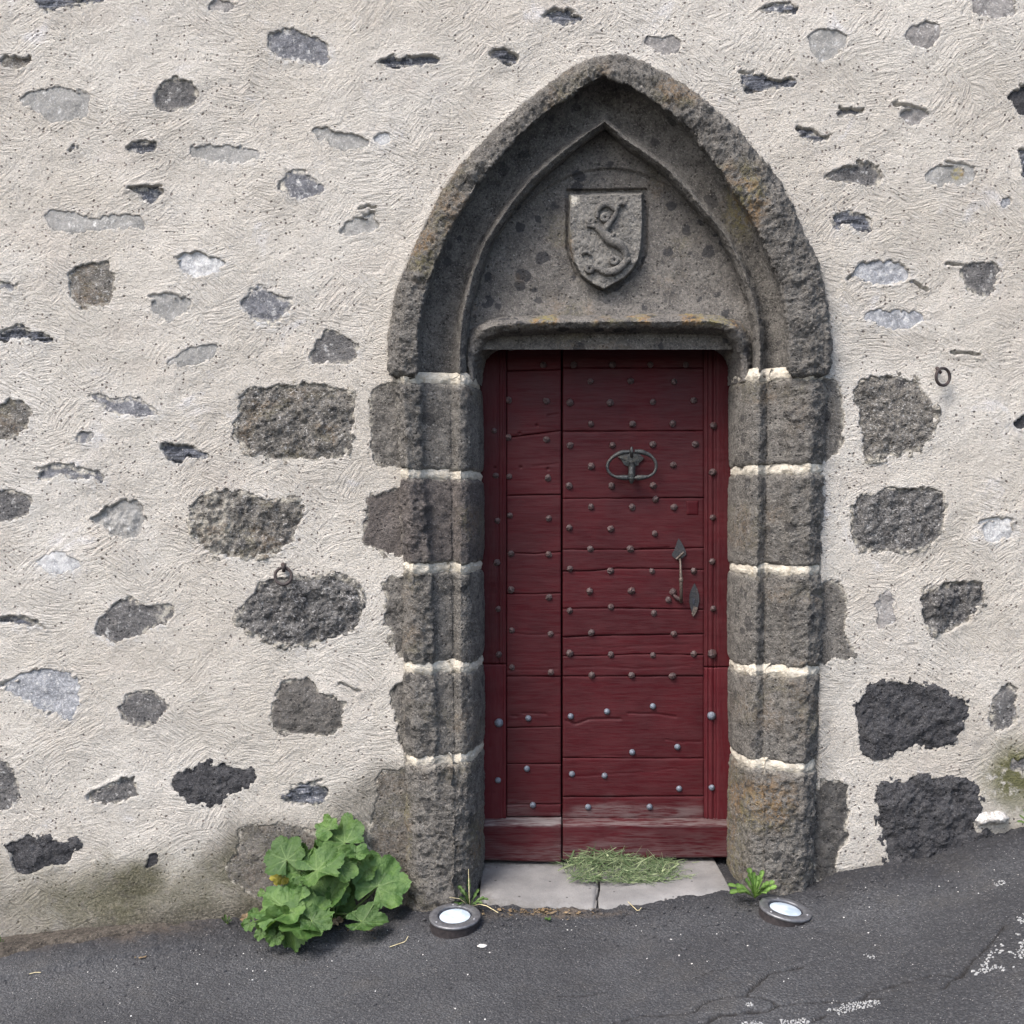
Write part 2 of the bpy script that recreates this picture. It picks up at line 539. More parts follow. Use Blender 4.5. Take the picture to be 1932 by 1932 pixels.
def mat_slab():
    m = NT('step_stone')
    P = m.pos
    col = m.mix(m.ramp(m.noise(P, 7, 5, 0.6), 0.3, 0.7), (0.135, 0.131, 0.128), (0.200, 0.193, 0.186))
    col = m.mix(m.ramp(m.noise(P, 130, 4, 0.7), 0.52, 0.72, 0, 0.5), col, (0.10, 0.09, 0.085))
    col = m.mix(m.math('MULTIPLY', m.attr('dirt'), m.ramp(m.noise(P, 35, 5, 0.75), 0.35, 0.6)), col, (0.07, 0.062, 0.052))
    v = m.vor(P, 36); vs = m.node('ShaderNodeSeparateColor', {'Color': v.outputs['Color']})
    pit = m.math('MULTIPLY', m.ramp(v.outputs['Distance'], 0.22, 0.10), m.math('GREATER_THAN', vs.outputs[0], 0.86))
    col = m.mix(pit, col, (0.05, 0.045, 0.045))
    return m.finish(col, 0.8, m.bump(m.math('MULTIPLY_ADD', pit, -0.6, m.noise(P, 150, 4, 0.65)), 0.002), 0.35)


def mat_leaf(name, c1, c2, vein, trans=0.3):
    m = NT(name)
    P = m.pos
    info = m.node('ShaderNodeObjectInfo').outputs['Random']
    col = m.mix(m.ramp(m.noise(P, 22, 4, 0.6), 0.3, 0.7), c1, c2)
    col = m.mix(m.math('MULTIPLY', info, 0.65), col, tuple(0.55 * x for x in c1))
    col = m.mix(m.math('MULTIPLY', m.attr('vein'), 0.55), col, vein)
    h = m.math('MULTIPLY_ADD', m.attr('vein'), -0.8, m.noise(P, 70, 4, 0.65))
    m.finish(col, 0.5, m.bump(h, 0.008), 0.35)
    tr = m.node('ShaderNodeBsdfTranslucent', {'Color': m.mix(0.5, col, (0.16, 0.30, 0.03))})
    mx = m.node('ShaderNodeMixShader', {0: trans})
    m.t.links.new(m.bsdf.outputs[0], mx.inputs[1]); m.t.links.new(tr.outputs[0], mx.inputs[2])
    m.t.links.new(mx.outputs[0], m.out.inputs['Surface'])
    return m.mat


def mat_plain(name, c1, c2, scale=40, rough=0.8, bd=0.002, spec=0.3, metal=0.0):
    m = NT(name)
    n = m.noise(m.pos, scale, 4, 0.65)
    return m.finish(m.mix(m.ramp(n, 0.3, 0.7), c1, c2), rough, m.bump(n, bd), spec, metal)


M = {}
M['plaster'] = mat_plaster()
M['mortar'] = mat_mortar()
M['portal'] = mat_rock('portal_stone', (0.112, 0.104, 0.094), (0.225, 0.210, 0.188), (0.055, 0.053, 0.053), (0.42, 0.40, 0.36), 2.0, 0.016, clast_amt=0.7)
M['portal_smooth'] = mat_rock('tympanum_stone', (0.115, 0.106, 0.096), (0.190, 0.176, 0.158), (0.050, 0.049, 0.051), (0.36, 0.34, 0.31), 1.0, 0.0095, clast_amt=0.9)
M['light'] = mat_rock('grey_rubble_stone', (0.205, 0.20, 0.186), (0.265, 0.258, 0.242), (0.15, 0.148, 0.145), (0.42, 0.41, 0.39), 0.3, 0.0025, pitted=0.2, film=0.15, clast_amt=0.25)
M['pale'] = mat_rock('lime_washed_stone', (0.33, 0.33, 0.33), (0.43, 0.43, 0.425), (0.19, 0.19, 0.19), (0.7, 0.7, 0.7), 0.5, 0.003, pitted=0.4, film=0.7, clast_amt=0.3)
M['blue'] = mat_rock('blue_grey_stone', (0.108, 0.110, 0.120), (0.18, 0.182, 0.192), (0.08, 0.08, 0.09), (0.5, 0.5, 0.52), 0.4, 0.005, strata=0.35, film=0.45, pitted=0.5, clast_amt=0.4)
M['dark'] = mat_rock('dark_basalt', (0.042, 0.042, 0.046), (0.095, 0.093, 0.096), (0.022, 0.022, 0.025), (0.32, 0.32, 0.33), 0.5, 0.013, clast_amt=0.4)
M['grey'] = mat_rock('dark_grey_stone', (0.105, 0.102, 0.102), (0.175, 0.168, 0.162), (0.06, 0.06, 0.062), (0.42, 0.41, 0.40), 0.9, 0.011, film=0.25, clast_amt=0.4)
M['brown'] = mat_rock('brown_scoria', (0.110, 0.102, 0.090), (0.240, 0.222, 0.195), (0.050, 0.050, 0.054), (0.62, 0.60, 0.57), 3.4, 0.015, film=0.1, clast_amt=0.6)
M['slate'] = mat_rock('dark_slate', (0.065, 0.069, 0.082), (0.16, 0.167, 0.19), (0.025, 0.026, 0.03), (0.4, 0.4, 0.42), 0.4, 0.006, strata=1.0, film=0.3, clast_amt=0.2)
M['paint'] = mat_paint('old_maroon_paint', (0.034, 0.0030, 0.0050), (0.047, 0.0038, 0.0062))
M['paint_v'] = mat_paint('old_maroon_paint_upright', (0.035, 0.0030, 0.0050), (0.048, 0.0038, 0.0060), True)
M['paint_red'] = mat_paint('fresher_red_paint', (0.052, 0.0048, 0.0078), (0.070, 0.0064, 0.0096), True)
M['paint_redh'] = mat_paint('redder_board_paint', (0.040, 0.0034, 0.0055), (0.054, 0.0042, 0.0068))
M['stud_old'] = mat_iron('painted_stud_iron', (0.030, 0.016, 0.017), (0.065, 0.043, 0.041), 0.5, 0.1, (0.07, 0.032, 0.028), 0.6)
M['stud_new'] = mat_iron('blue_grey_stud_iron', (0.085, 0.10, 0.125), (0.16, 0.18, 0.215), 0.45, 0.35, (0.10, 0.08, 0.08), 0.3)
M['iron'] = mat_iron('black_iron', (0.018, 0.020, 0.022), (0.055, 0.06, 0.06), 0.42, 0.5, (0.10, 0.085, 0.065), 0.4)
M['dark_iron'] = mat_iron('dark_plate_iron', (0.006, 0.007, 0.009), (0.015, 0.016, 0.020), 0.6, 0.0, (0.05, 0.03, 0.028), 0.3)
M['bronze'] = mat_iron('worn_handle_iron', (0.06, 0.048, 0.040), (0.15, 0.12, 0.10), 0.4, 0.6, (0.08, 0.05, 0.04), 0.4)
M['rust'] = mat_iron('rusty_ring_iron', (0.020, 0.016, 0.016), (0.045, 0.032, 0.030), 0.6, 0.2, (0.06, 0.034, 0.026), 0.4)
M['asphalt'] = mat_asphalt()
M['slab'] = mat_slab()
M['leaf'] = mat_leaf('hollyhock_leaf', (0.042, 0.098, 0.020), (0.094, 0.165, 0.042), (0.16, 0.24, 0.09), 0.2)
M['leaf_y'] = mat_leaf('yellowed_leaf', (0.30, 0.26, 0.035), (0.42, 0.36, 0.08), (0.55, 0.50, 0.2))
M['leaf_d'] = mat_leaf('dead_leaf', (0.16, 0.105, 0.055), (0.27, 0.195, 0.11), (0.3, 0.24, 0.16), 0.1)
M['leaf_b'] = mat_leaf('bright_weed_leaf', (0.11, 0.23, 0.035), (0.19, 0.36, 0.07), (0.3, 0.45, 0.15))
M['stem'] = mat_plain('green_stem', (0.09, 0.15, 0.04), (0.17, 0.24, 0.08), 60, 0.6)
M['straw'] = mat_plain('dry_straw', (0.34, 0.28, 0.15), (0.55, 0.48, 0.30), 60, 0.8)
M['lamp_body'] = mat_plain('black_lamp_housing', (0.022, 0.019, 0.020), (0.045, 0.038, 0.038), 90, 0.6, 0.0015)
M['lamp_rim'] = mat_plain('grey_metal_rim', (0.10, 0.10, 0.106), (0.17, 0.17, 0.178), 70, 0.42, 0.0008, 0.5, 0.5)
M['lamp_seal'] = mat_plain('rubber_seal', (0.018, 0.02, 0.028), (0.03, 0.032, 0.042), 50, 0.6)
M['screw'] = mat_plain('screw_metal', (0.22, 0.22, 0.23), (0.32, 0.32, 0.33), 200, 0.35, 0.0005, 0.5, 0.8)
g = NT('frosted_lamp_glass')
g.finish(g.mix(g.ramp(g.noise(g.pos, 30, 3), 0.3, 0.7), (0.32, 0.38, 0.43), (0.46, 0.51, 0.55)), 0.22, None, 0.5)  # pale blue of the reflected sky painted into the base colour
M['glass'] = g.mat
M['white'] = mat_plain('white_road_paint', (0.20, 0.20, 0.20), (0.36, 0.36, 0.35), 160, 0.75, 0.003)
M['pebble'] = mat_plain('pale_grit', (0.35, 0.34, 0.32), (0.65, 0.63, 0.60), 120, 0.85)
M['grit'] = mat_plain('dark_grit', (0.022, 0.022, 0.024), (0.065, 0.065, 0.068), 120, 0.85)
M['soil'] = mat_rock('gritty_soil', (0.040, 0.034, 0.028), (0.115, 0.098, 0.080), (0.022, 0.020, 0.018), (0.3, 0.27, 0.22), 0.6, 0.008, clast_amt=0.5)
M['void'] = mat_plain('dark_light_stop', (0.03, 0.028, 0.026), (0.05, 0.047, 0.044), 10, 1.0)
gm = NT('cut_grass')
ga = gm.attr('tone')
gm.finish(gm.mix(ga, (0.040, 0.066, 0.024), (0.27, 0.30, 0.17)), 0.7, None, 0.25)
M['cut'] = gm.mat

# ------------------------------------------------------------------ ground height
GC = [(-160, 1800, 0), (0, 1782, 0), (120, 1768, 0), (300, 1755, 0), (450, 1740, 0), (620, 1730, 0), (700, 1724, 0), (775, 1714, -.06), (900, 1716, -.12),
      (1122, 1715, -.125), (1372, 1692, -.12), (1460, 1688, -.09), (1545, 1683, -.09), (1600, 1643, -.02), (1680, 1628, 0), (1782, 1607, 0), (1870, 1578, 0), (1932, 1558, 0), (2080, 1530, 0)]
_gx = np.array([W(*c)[0] for c in GC]); _gz = np.array([W(*c)[2] for c in GC])
_gx = np.concatenate([[-60, -12, -5], _gx, [5, 12, 60]])
_gz = np.concatenate([[-3.0, -2.55, -1.86], _gz, [-0.78, -0.2, 0.2]])
_fx = np.linspace(-60, 60, 24001)
_fz = np.interp(_fx, _gx, _gz)
_ker = np.hanning(17); _ker /= _ker.sum()
_fz = np.convolve(np.pad(_fz, 8, mode='edge'), _ker, mode='valid')
_mx = np.hanning(181); _mx /= _mx.sum()
_fzs = np.convolve(np.pad(_fz, 90, mode='edge'), _mx, mode='valid')


def gz(x, y):
    x = np.asarray(x, float); y = np.asarray(y, float)
    a = np.interp(x, _fx, _fz); b = np.interp(x, _fx, _fzs)
    k = sstep(-0.10, -0.5, y)
    return a * (1 - k) + b * k + 0.15 * np.clip(y + 0.1, -0.25, 0) + 0.03 * np.minimum(0, y + 0.35)


def ground_at(u, v):
    a = (u - 966) * S; b = -(v - 966) * S
    lo, hi = 0.2, 1.2
    for _ in range(40):
        t = 0.5 * (lo + hi)
        if b * t > float(gz(a * t, -D + D * t)): lo = t
        else: hi = t
    return (a * t, -D + D * t, float(gz(a * t, -D + D * t)))

# ------------------------------------------------------------------ the doorway outline (photo units)
AO = [(728, 712), (731, 630), (743, 553), (767, 495), (791, 438), (815, 390), (836, 352), (872, 304), (911, 265), (939, 236), (978, 198), (1006, 178), (1054, 141), (1083, 121), (1120, 106), (1152, 100)]
BO = [(1152, 100), (1175, 101), (1213, 112), (1270, 145), (1328, 186), (1380, 227), (1419, 270), (1457, 318), (1495, 376), (1517, 438), (1548, 495), (1563, 558), (1568, 615), (1572, 668), (1568, 712)]
AH = [(789, 712), (790, 615), (805, 543), (829, 486), (843, 447), (872, 395), (911, 337), (949, 289), (997, 241), (1045, 203), (1093, 169), (1143, 145)]
BH = [(1143, 145), (1189, 165), (1235, 192), (1285, 232), (1335, 290), (1378, 352), (1409, 400), (1438, 457), (1464, 519), (1480, 572), (1486, 640), (1487, 712)]
AR = [(866, 712), (867, 650), (873, 591), (891, 519), (915, 457), (959, 390), (1002, 337), (1045, 299), (1088, 265), (1141, 228)]
BR = [(1141, 228), (1179, 262), (1222, 290), (1265, 322), (1297, 355), (1333, 400), (1369, 443), (1398, 495), (1421, 558), (1433, 615), (1435, 665), (1434, 712)]
JL = {'v': [706, 900, 1080, 1260, 1425], 'out': [740, 750, 754, 754, 758], 'hood': [789, 796, 814, 818, 822], 'roll': [866, 868, 868, 868, 870], 'in': [886, 887, 887, 888, 890], 'op': [911, 914, 914, 915, 916]}
JR = {'v': [706, 900, 1080, 1260, 1440], 'out': [1562, 1557, 1556, 1553, 1546], 'hood': [1487, 1489, 1487, 1484, 1480], 'roll': [1434, 1432, 1430, 1428, 1426], 'in': [1412, 1411, 1410, 1409, 1408], 'op': [1373, 1373, 1371, 1371, 1374]}

portal_poly = [W(u, v)[::2] for u, v in ([(760, 1760), (760, 712)] + AO[1:-1] + BO[:-1] + [(1553, 712), (1548, 1760)])]

# ------------------------------------------------------------------ rubble stones showing in the plaster
def cA(pts): return [(x * .3638, y * .3638) for x, y in pts]
def cB(pts): return [(x * .3638, y * .3638 + 638.9) for x, y in pts]
def cC(pts): return [(x * .3638, y * .3638 + 1277.9) for x, y in pts]
def cD(pts): return [(x * .3637 + 1469.5, y * .3637) for x, y in pts]
def cE(pts): return [(x * .4795 + 670.8, y * .4795 + 63.9) for x, y in pts]
def cF(pts): return [(x * .3637 + 1341.7, y * .3637 + 638.9) for x, y in pts]
def cG(pts): return [(x * .3387 + 1341.7, y * .3387 + 1277.9) for x, y in pts]

# (polygon, material, depth behind plaster, roughness, halo)
ST = [
 (cA([(160,-20),(185,45),(250,60),(330,30),(430,10),(540,15),(560,-20)]),'slate',.006,.004,.3),
 (cA([(5,300),(90,285),(160,280),(150,320),(100,350),(10,365)]),'brown',.009,.004,.2),
 (cA([(1390,170),(1500,150),(1560,170),(1640,205),(1700,230),(1715,345),(1600,320),(1440,300),(1385,260)]),'blue',.004,.003,.8),
 (cA([(85,530),(200,470),(380,455),(465,490),(450,600),(350,630),(230,610),(140,550)]),'light',.002,.001,.1),
 (cA([(800,480),(890,410),(1010,430),(1015,520),(960,565),(830,575),(790,530)]),'grey',.006,.004,.2),
 (cA([(650,745),(720,740),(805,740),(790,785),(720,790),(660,775)]),'slate',.007,.003,.1),
 (cA([(358,785),(370,742),(408,745),(395,765)]),'slate',.006,.002,.3),
 (cA([(980,790),(1010,765),(1150,755),(1280,765),(1355,815),(1260,835),(1060,825)]),'light',.002,.0015,.5),
 (cA([(1610,680),(1700,670),(1850,690),(1920,740),(1850,775),(1720,760),(1640,710)]),'light',.005,.002,.2),
 ([(700,256),(722,250),(736,262),(722,274),(704,270)],'pale',.003,.001,.5),
 (cA([(640,960),(720,975),(800,960),(840,1000),(760,1050),(690,1000)]),'slate',.010,.006,.4),
 (cA([(1465,940),(1520,880),(1610,920),(1700,970),(1630,1030),(1540,1040),(1470,990)]),'blue',.003,.003,.5),
 (cA([(215,1095),(350,1105),(460,1130),(620,1110),(745,1150),(740,1195),(560,1180),(380,1195),(260,1170)]),'light',.002,.0015,.3),
 ([(637,446),(655,420),(700,408),(716,420),(700,440),(665,440)],'light',.005,.002,.2),
 ([(676,408),(690,400),(706,403),(694,411)],'slate',.012,.002,.1),
 (cA([(355,1390),(450,1350),(580,1370),(590,1560),(450,1600),(390,1570),(360,1480)]),'brown',.004,.004,.2),
 (cA([(920,1330),(1000,1300),(1080,1340),(1190,1350),(1100,1420),(1000,1430),(940,1400)]),'pale',.006,.003,.7),
 (cA([(-30,1465),(80,1470),(70,1500),(-30,1505)]),'blue',.004,.002,.2),
 (cA([(780,1545),(900,1540),(1000,1570),(940,1640),(880,1670),(800,1620)]),'light',.003,.002,.4),
 (cA([(1250,1560),(1310,1500),(1370,1485),(1410,1530),(1520,1560),(1480,1620),(1430,1675),(1330,1660),(1260,1610)]),'blue',.003,.003,1.),
 (cA([(-30,1740),(90,1690),(130,1720),(270,1740),(265,1780),(120,1765),(-30,1775)]),'slate',.009,.006,.6),
 (cA([(850,1890),(960,1820),(1070,1790),(1130,1810),(1060,1870),(960,1895)]),'light',.003,.003,.4),
 (cA([(1590,1890),(1650,1750),(1700,1700),(1830,1760),(1860,1870),(1700,1880)]),'grey',.003,.002,.5),
 (cB([(-40,340),(60,300),(150,350),(155,430),(90,490),(20,525),(-40,500)]),'brown',.004,.006,.4),
 (cB([(470,290),(530,300),(600,330),(700,305),(800,370),(800,410),(640,410),(580,370),(500,325)]),'blue',.002,.002,.7),
 (cB([(405,475),(480,490),(440,550),(405,545)]),'blue',.005,.003,.8),
 (cB([(820,580),(850,545),(940,545),(1030,570),(1080,600),(1000,630),(880,650),(850,600)]),'slate',.010,.008,.5),
 (cB([(1240,310),(1290,260),(1580,235),(1640,250),(1820,265),(1835,400),(1800,600),(1680,625),(1450,620),(1310,600),(1225,520),(1240,400)]),'brown',.003,.012,.2),
 (cB([(180,680),(320,660),(420,690),(540,710),(530,740),(400,730),(320,705),(210,735)]),'blue',.005,.003,.7),
 (cB([(-40,800),(60,790),(150,820),(160,880),(90,930),(-40,960)]),'grey',.004,.005,.6),
 (cB([(465,930),(560,870),(720,840),(740,920),(720,1000),(680,1030),(560,1000),(500,960)]),'light',.009,.007,.3),
 (cB([(985,900),(1020,810),(1150,790),(1300,810),(1400,850),(1560,840),(1550,960),(1500,1080),(1280,1130),(1130,1130),(1040,1080),(1000,980)]),'brown',.003,.013,.6),
 (cB([(180,1140),(300,1110),(390,1140),(400,1180),(300,1210),(210,1180)]),'pale',.001,.002,1.),
 (cB([(1230,1440),(1330,1290),(1460,1240),(1640,1240),(1740,1230),(1860,1290),(1870,1440),(1830,1520),(1640,1570),(1500,1590),(1400,1560),(1260,1490)]),'brown2',.002,.015,.3),
 (cB([(480,1490),(560,1400),(640,1345),(760,1390),(900,1365),(890,1460),(720,1530),(600,1580),(500,1530)]),'grey',.003,.004,.9),
 (cB([(-40,1450),(60,1445),(140,1460),(220,1500),(120,1485),(-40,1480)]),'slate',.012,.003,1.),
 (cC([(10,40),(200,-40),(400,0),(420,100),(390,210),(300,200),(150,140)]),'pale2',.002,.003,.7),
 (cC([(625,130),(700,65),(800,85),(890,150),(840,210),(760,255),(680,240),(620,190)]),'grey',.003,.004,.1),
 (cC([(1400,200),(1460,40),(1540,10),(1620,10),(1650,90),(1780,110),(1770,290),(1560,300),(1420,280)]),'grey2',.002,.006,.1),
 (cC([(-40,400),(60,480),(90,600),(60,680),(-40,710)]),'grey',.003,.005,.3),
 (cC([(450,610),(560,570),(680,520),(710,580),(720,640),(560,660),(480,650)]),'grey',.005,.006,.3),
 (cC([(900,580),(930,490),(1060,450),(1190,455),(1320,500),(1310,550),(1200,600),(1050,670),(960,640)]),'dark',.002,.007,.1),
 (cC([(1470,600),(1560,550),(1690,570),(1710,620),(1600,660),(1500,660)]),'slate',.003,.005,.1),
 (cC([(25,880),(50,865),(160,830),(250,840),(300,875),(380,850),(400,860),(340,970),(240,980),(120,1020),(60,990),(60,910)]),'dark',.004,.009,.1),
 (cC([(740,970),(790,910),(812,940),(780,1000)]),'dark',.006,.004,.1),
 (cC([(1250,770),(1400,745),(1600,790),(1750,880),(1700,1100),(1400,1180),(1200,1060),(1165,990),(1250,880)]),'portal',.001,.003,0),
 ([(1433,22),(1450,6),(1490,3),(1508,12),(1500,25),(1465,20)],'slate',.007,.004,.3),
 (cD([(160,200),(210,165),(340,170),(355,230),(240,320),(180,280)]),'light',.003,.003,.2),
 (cD([(655,180),(700,130),(840,130),(820,210),(770,240),(670,215)]),'light2',.003,.003,.4),
 (cD([(1000,40),(1040,-20),(1190,-20),(1220,60),(1190,100),(1100,100),(1010,80)]),'light2',.003,.003,.1),
 (cD([(1215,490),(1275,440),(1310,440),(1310,590),(1250,590),(1220,550)]),'dark',.010,.006,.3),
 (cD([(290,570),(380,548),(440,560),(430,588),(380,570),(320,592)]),'slate',.012,.004,.5),
 (cD([(620,580),(700,555),(800,600),(720,645),(650,620)]),'light2',.006,.004,.2),
 (cD([(60,650),(130,650),(200,690),(270,710),(200,740),(130,715)]),'slate',.009,.005,.2),
 (cD([(210,910),(340,870),(450,840),(540,880),(535,930),(490,970),(400,940),(280,935)]),'grey',.006,.005,.3),
 (cD([(760,910),(850,860),(1000,870),(1025,910),(970,950),(850,955)]),'light',.003,.003,.4),
 (cD([(1245,790),(1300,790),(1300,960),(1265,940)]),'slate',.006,.003,.4),
 (cD([(265,1100),(400,1095),(480,1130),(470,1190),(430,1215),(350,1160),(290,1190)]),'slate',.005,.004,.5),
 (cD([(400,1400),(450,1355),(680,1375),(690,1450),(560,1480),(430,1460)]),'pale2',.004,.004,.7),
 (cD([(950,1380),(1060,1345),(1140,1370),(1130,1500),(1080,1530),(970,1500)]),'grey',.004,.003,.5),
 (cD([(445,1650),(490,1610),(740,1620),(750,1660),(640,1700),(480,1680)]),'pale2',.002,.002,.8),
 (cD([(1165,1035),(1210,1030),(1205,1070),(1170,1075)]),'pale2',.004,.002,.6),
 (cE([(90,95),(240,85),(330,88),(310,115),(200,125),(130,140)]),'slate',.009,.005,.3),
 (cE([(520,75),(570,45),(645,85),(630,115),(540,100)]),'slate',.008,.005,.3),
 (cE([(1150,10),(1280,10),(1270,60),(1210,75),(1150,30)]),'light2',.003,.003,.4),
 (cE([(1520,160),(1570,150),(1650,170),(1745,185),(1730,210),(1620,215),(1530,225)]),'slate',.008,.006,.2),
 ([(1015,36),(1035,22),(1065,16),(1102,28),(1085,42),(1045,44)],'slate',.009,.004,.5),
 ([(392,8),(415,-4),(445,6),(432,17),(405,16)],'light2',.004,.003,.3),
 (cF([(735,220),(950,190),(1060,210),(1110,290),(1175,400),(1140,530),(1060,580),(880,610),(790,620),(770,400)]),'brown',.003,.011,.2),
 (cF([(740,820),(900,790),(1110,770),(1200,820),(1210,900),(1190,1040),(1060,1100),(850,1090),(740,1080)]),'brown2',.004,.012,.3),
 (cF([(1090,1320),(1220,1270),(1400,1260),(1425,1290),(1400,1400),(1280,1500),(1170,1535),(1110,1480)]),'brown2',.006,.018,.1),
 (cF([(850,1350),(930,1300),(940,1400),(940,1490),(880,1510),(860,1440)]),'light2',.002,.004,.2),
 (cF([(1560,430),(1640,385),(1680,400),(1660,460),(1590,470)]),'dark',.010,.005,.9),
 (cF([(1400,965),(1480,935),(1540,945),(1555,1010),(1480,1040),(1420,1040)]),'pale',.005,.004,1.),
 ([(1540,716),(1578,714),(1590,760),(1587,850),(1562,868),(1540,868)],'portal',.002,.003,0),
 ([(1540,1096),(1590,1104),(1596,1160),(1592,1200),(1606,1232),(1596,1240),(1560,1252),(1540,1250)],'portal',.002,.005,0),
 (cG([(800,200),(830,110),(920,40),(1080,40),(1200,50),(1290,100),(1400,110),(1410,180),(1370,260),(1360,340),(1240,390),(1120,370),(1000,400),(920,430),(850,400),(830,310)]),'dark',.001,.011,0),
 (cG([(915,595),(1100,565),(1250,560),(1390,590),(1480,600),(1490,700),(1440,790),(1455,870),(1560,880),(1570,960),(1400,1040),(990,1100),(975,960),(950,870)]),'dark',.000,.011,0),
 (cG([(560,580),(780,570),(750,680),(770,740),(740,830),(790,860),(720,930),(690,1010),(690,1130),(560,1130)]),'dark2',.002,.006,0),
 (cG([(1570,110),(1620,50),(1690,70),(1690,250),(1600,300),(1555,250)]),'grey',.004,.005,.4),
 (cG([(1640,490),(1760,420),(1800,430),(1800,520),(1680,515)]),'grey',.003,.004,0),
 ([(704,728),(730,722),(775,722),(775,886),(735,880),(704,868),(700,800)],'portal',.002,.004,0),
 ([(690,935),(735,925),(775,925),(775,1050),(735,1050),(715,1035),(682,1025),(692,975)],'portal2',.002,.005,0),
 ([(722,1095),(775,1085),(775,1250),(745,1230),(738,1190),(722,1180),(730,1140)],'portal',.002,.006,0),
 ([(738,1290),(775,1285),(775,1418),(757,1418),(745,1350)],'portal',.003,.004,0),
 ([(712,1470),(735,1448),(785,1450),(785,1740),(700,1740),(690,1640),(700,1560)],'portal',.001,.004,0),
]
SM = {'brown2': 'brown', 'grey2': 'grey', 'dark2': 'dark', 'portal2': 'portal', 'pale2': 'pale', 'light2': 'light'}
M['brown2'] = mat_rock('dark_brown_scoria', (0.085, 0.081, 0.078), (0.190, 0.182, 0.172), (0.040, 0.040, 0.044), (0.62, 0.60, 0.58), 3.4, 0.015, film=0.1, clast_amt=0.5)
M['grey2'] = mat_rock('brown_grey_stone', (0.080, 0.073, 0.066), (0.14, 0.13, 0.118), (0.05, 0.048, 0.046), (0.4, 0.38, 0.36), 0.7, 0.007, clast_amt=0.4)
M['dark2'] = mat_rock('dark_brown_basalt', (0.055, 0.052, 0.048), (0.10, 0.095, 0.088), (0.028, 0.027, 0.028), (0.3, 0.3, 0.28), 0.4, 0.007, clast_amt=0.4)
M['portal2'] = mat_rock('reddish_portal_stone', (0.092, 0.080, 0.074), (0.16, 0.14, 0.128), (0.05, 0.046, 0.046), (0.4, 0.37, 0.33), 0.8, 0.013)
M['pale2'] = mat_rock('blue_white_stone', (0.195, 0.20, 0.21), (0.31, 0.315, 0.325), (0.13, 0.135, 0.15), (0.6, 0.6, 0.62), 0.5, 0.004, pitted=0.4, film=0.5, clast_amt=0.4)
M['light2'] = mat_rock('brown_grey_rubble', (0.165, 0.155, 0.148), (0.235, 0.224, 0.212), (0.11, 0.107, 0.104), (0.45, 0.43, 0.4), 0.3, 0.003, pitted=0.3, film=0.25, clast_amt=0.35)

CREV = [[(673, 396), (690, 391), (705, 392)], [(66, 884), (115, 878), (142, 881)], [(171, 976), (204, 960), (236, 947)], [(-10, 1166), (44, 1166), (82, 1186)],
        [(4, 1293), (30, 1276), (62, 1268)], [(164, 1497), (204, 1482), (236, 1473)], [(585, 1482), (606, 1474)], [(1688, 197), (1720, 200), (1748, 209)], [(1788, 308), (1835, 313)],
        [(1722, 535), (1752, 545)], [(1798, 666), (1845, 669)], [(1851, 983), (1880, 977), (1907, 982)], [(334, 486), (360, 478), (392, 484)], [(1398, 136), (1425, 132)], [(714, 118), (728, 112), (740, 106)],
        [(238, 352), (262, 356), (300, 350)], [(233, 1500), (234, 1470)], [(640, 1292), (676, 1308)], [(1570, 322), (1600, 316)], [(1595, 527), (1640, 508)], [(1785, 503), (1826, 496)], [(280, 560), (300, 558), (335, 560)]]

# ------------------------------------------------------------------ house wall
wall = empty('house_wall', (0, 0.3, float(gz(0, 0))), 'old house wall of rough cream lime plaster with dark rubble stones showing through', 'wall')


def und(x, z):
    return 0.014 * fbm(x, z, f=1.6, o=2, seed=3) + 0.0085 * fbm(x, z, f=6.0, o=3, seed=5) + 0.0022 * fbm(x, z, f=34, o=2, seed=8)


def axis(a, b, step, lo, hi, g=1.25):
    c = list(np.arange(a, b + 1e-9, step))
    d = step
    left = []
    x = a
    while x > lo:
        d *= g; x -= min(d, 0.5); left.append(x)
    d = step; right = []; x = b
    while x < hi:
        d *= g; x += min(d, 0.5); right.append(x)
    return np.array(left[::-1] + c + right)


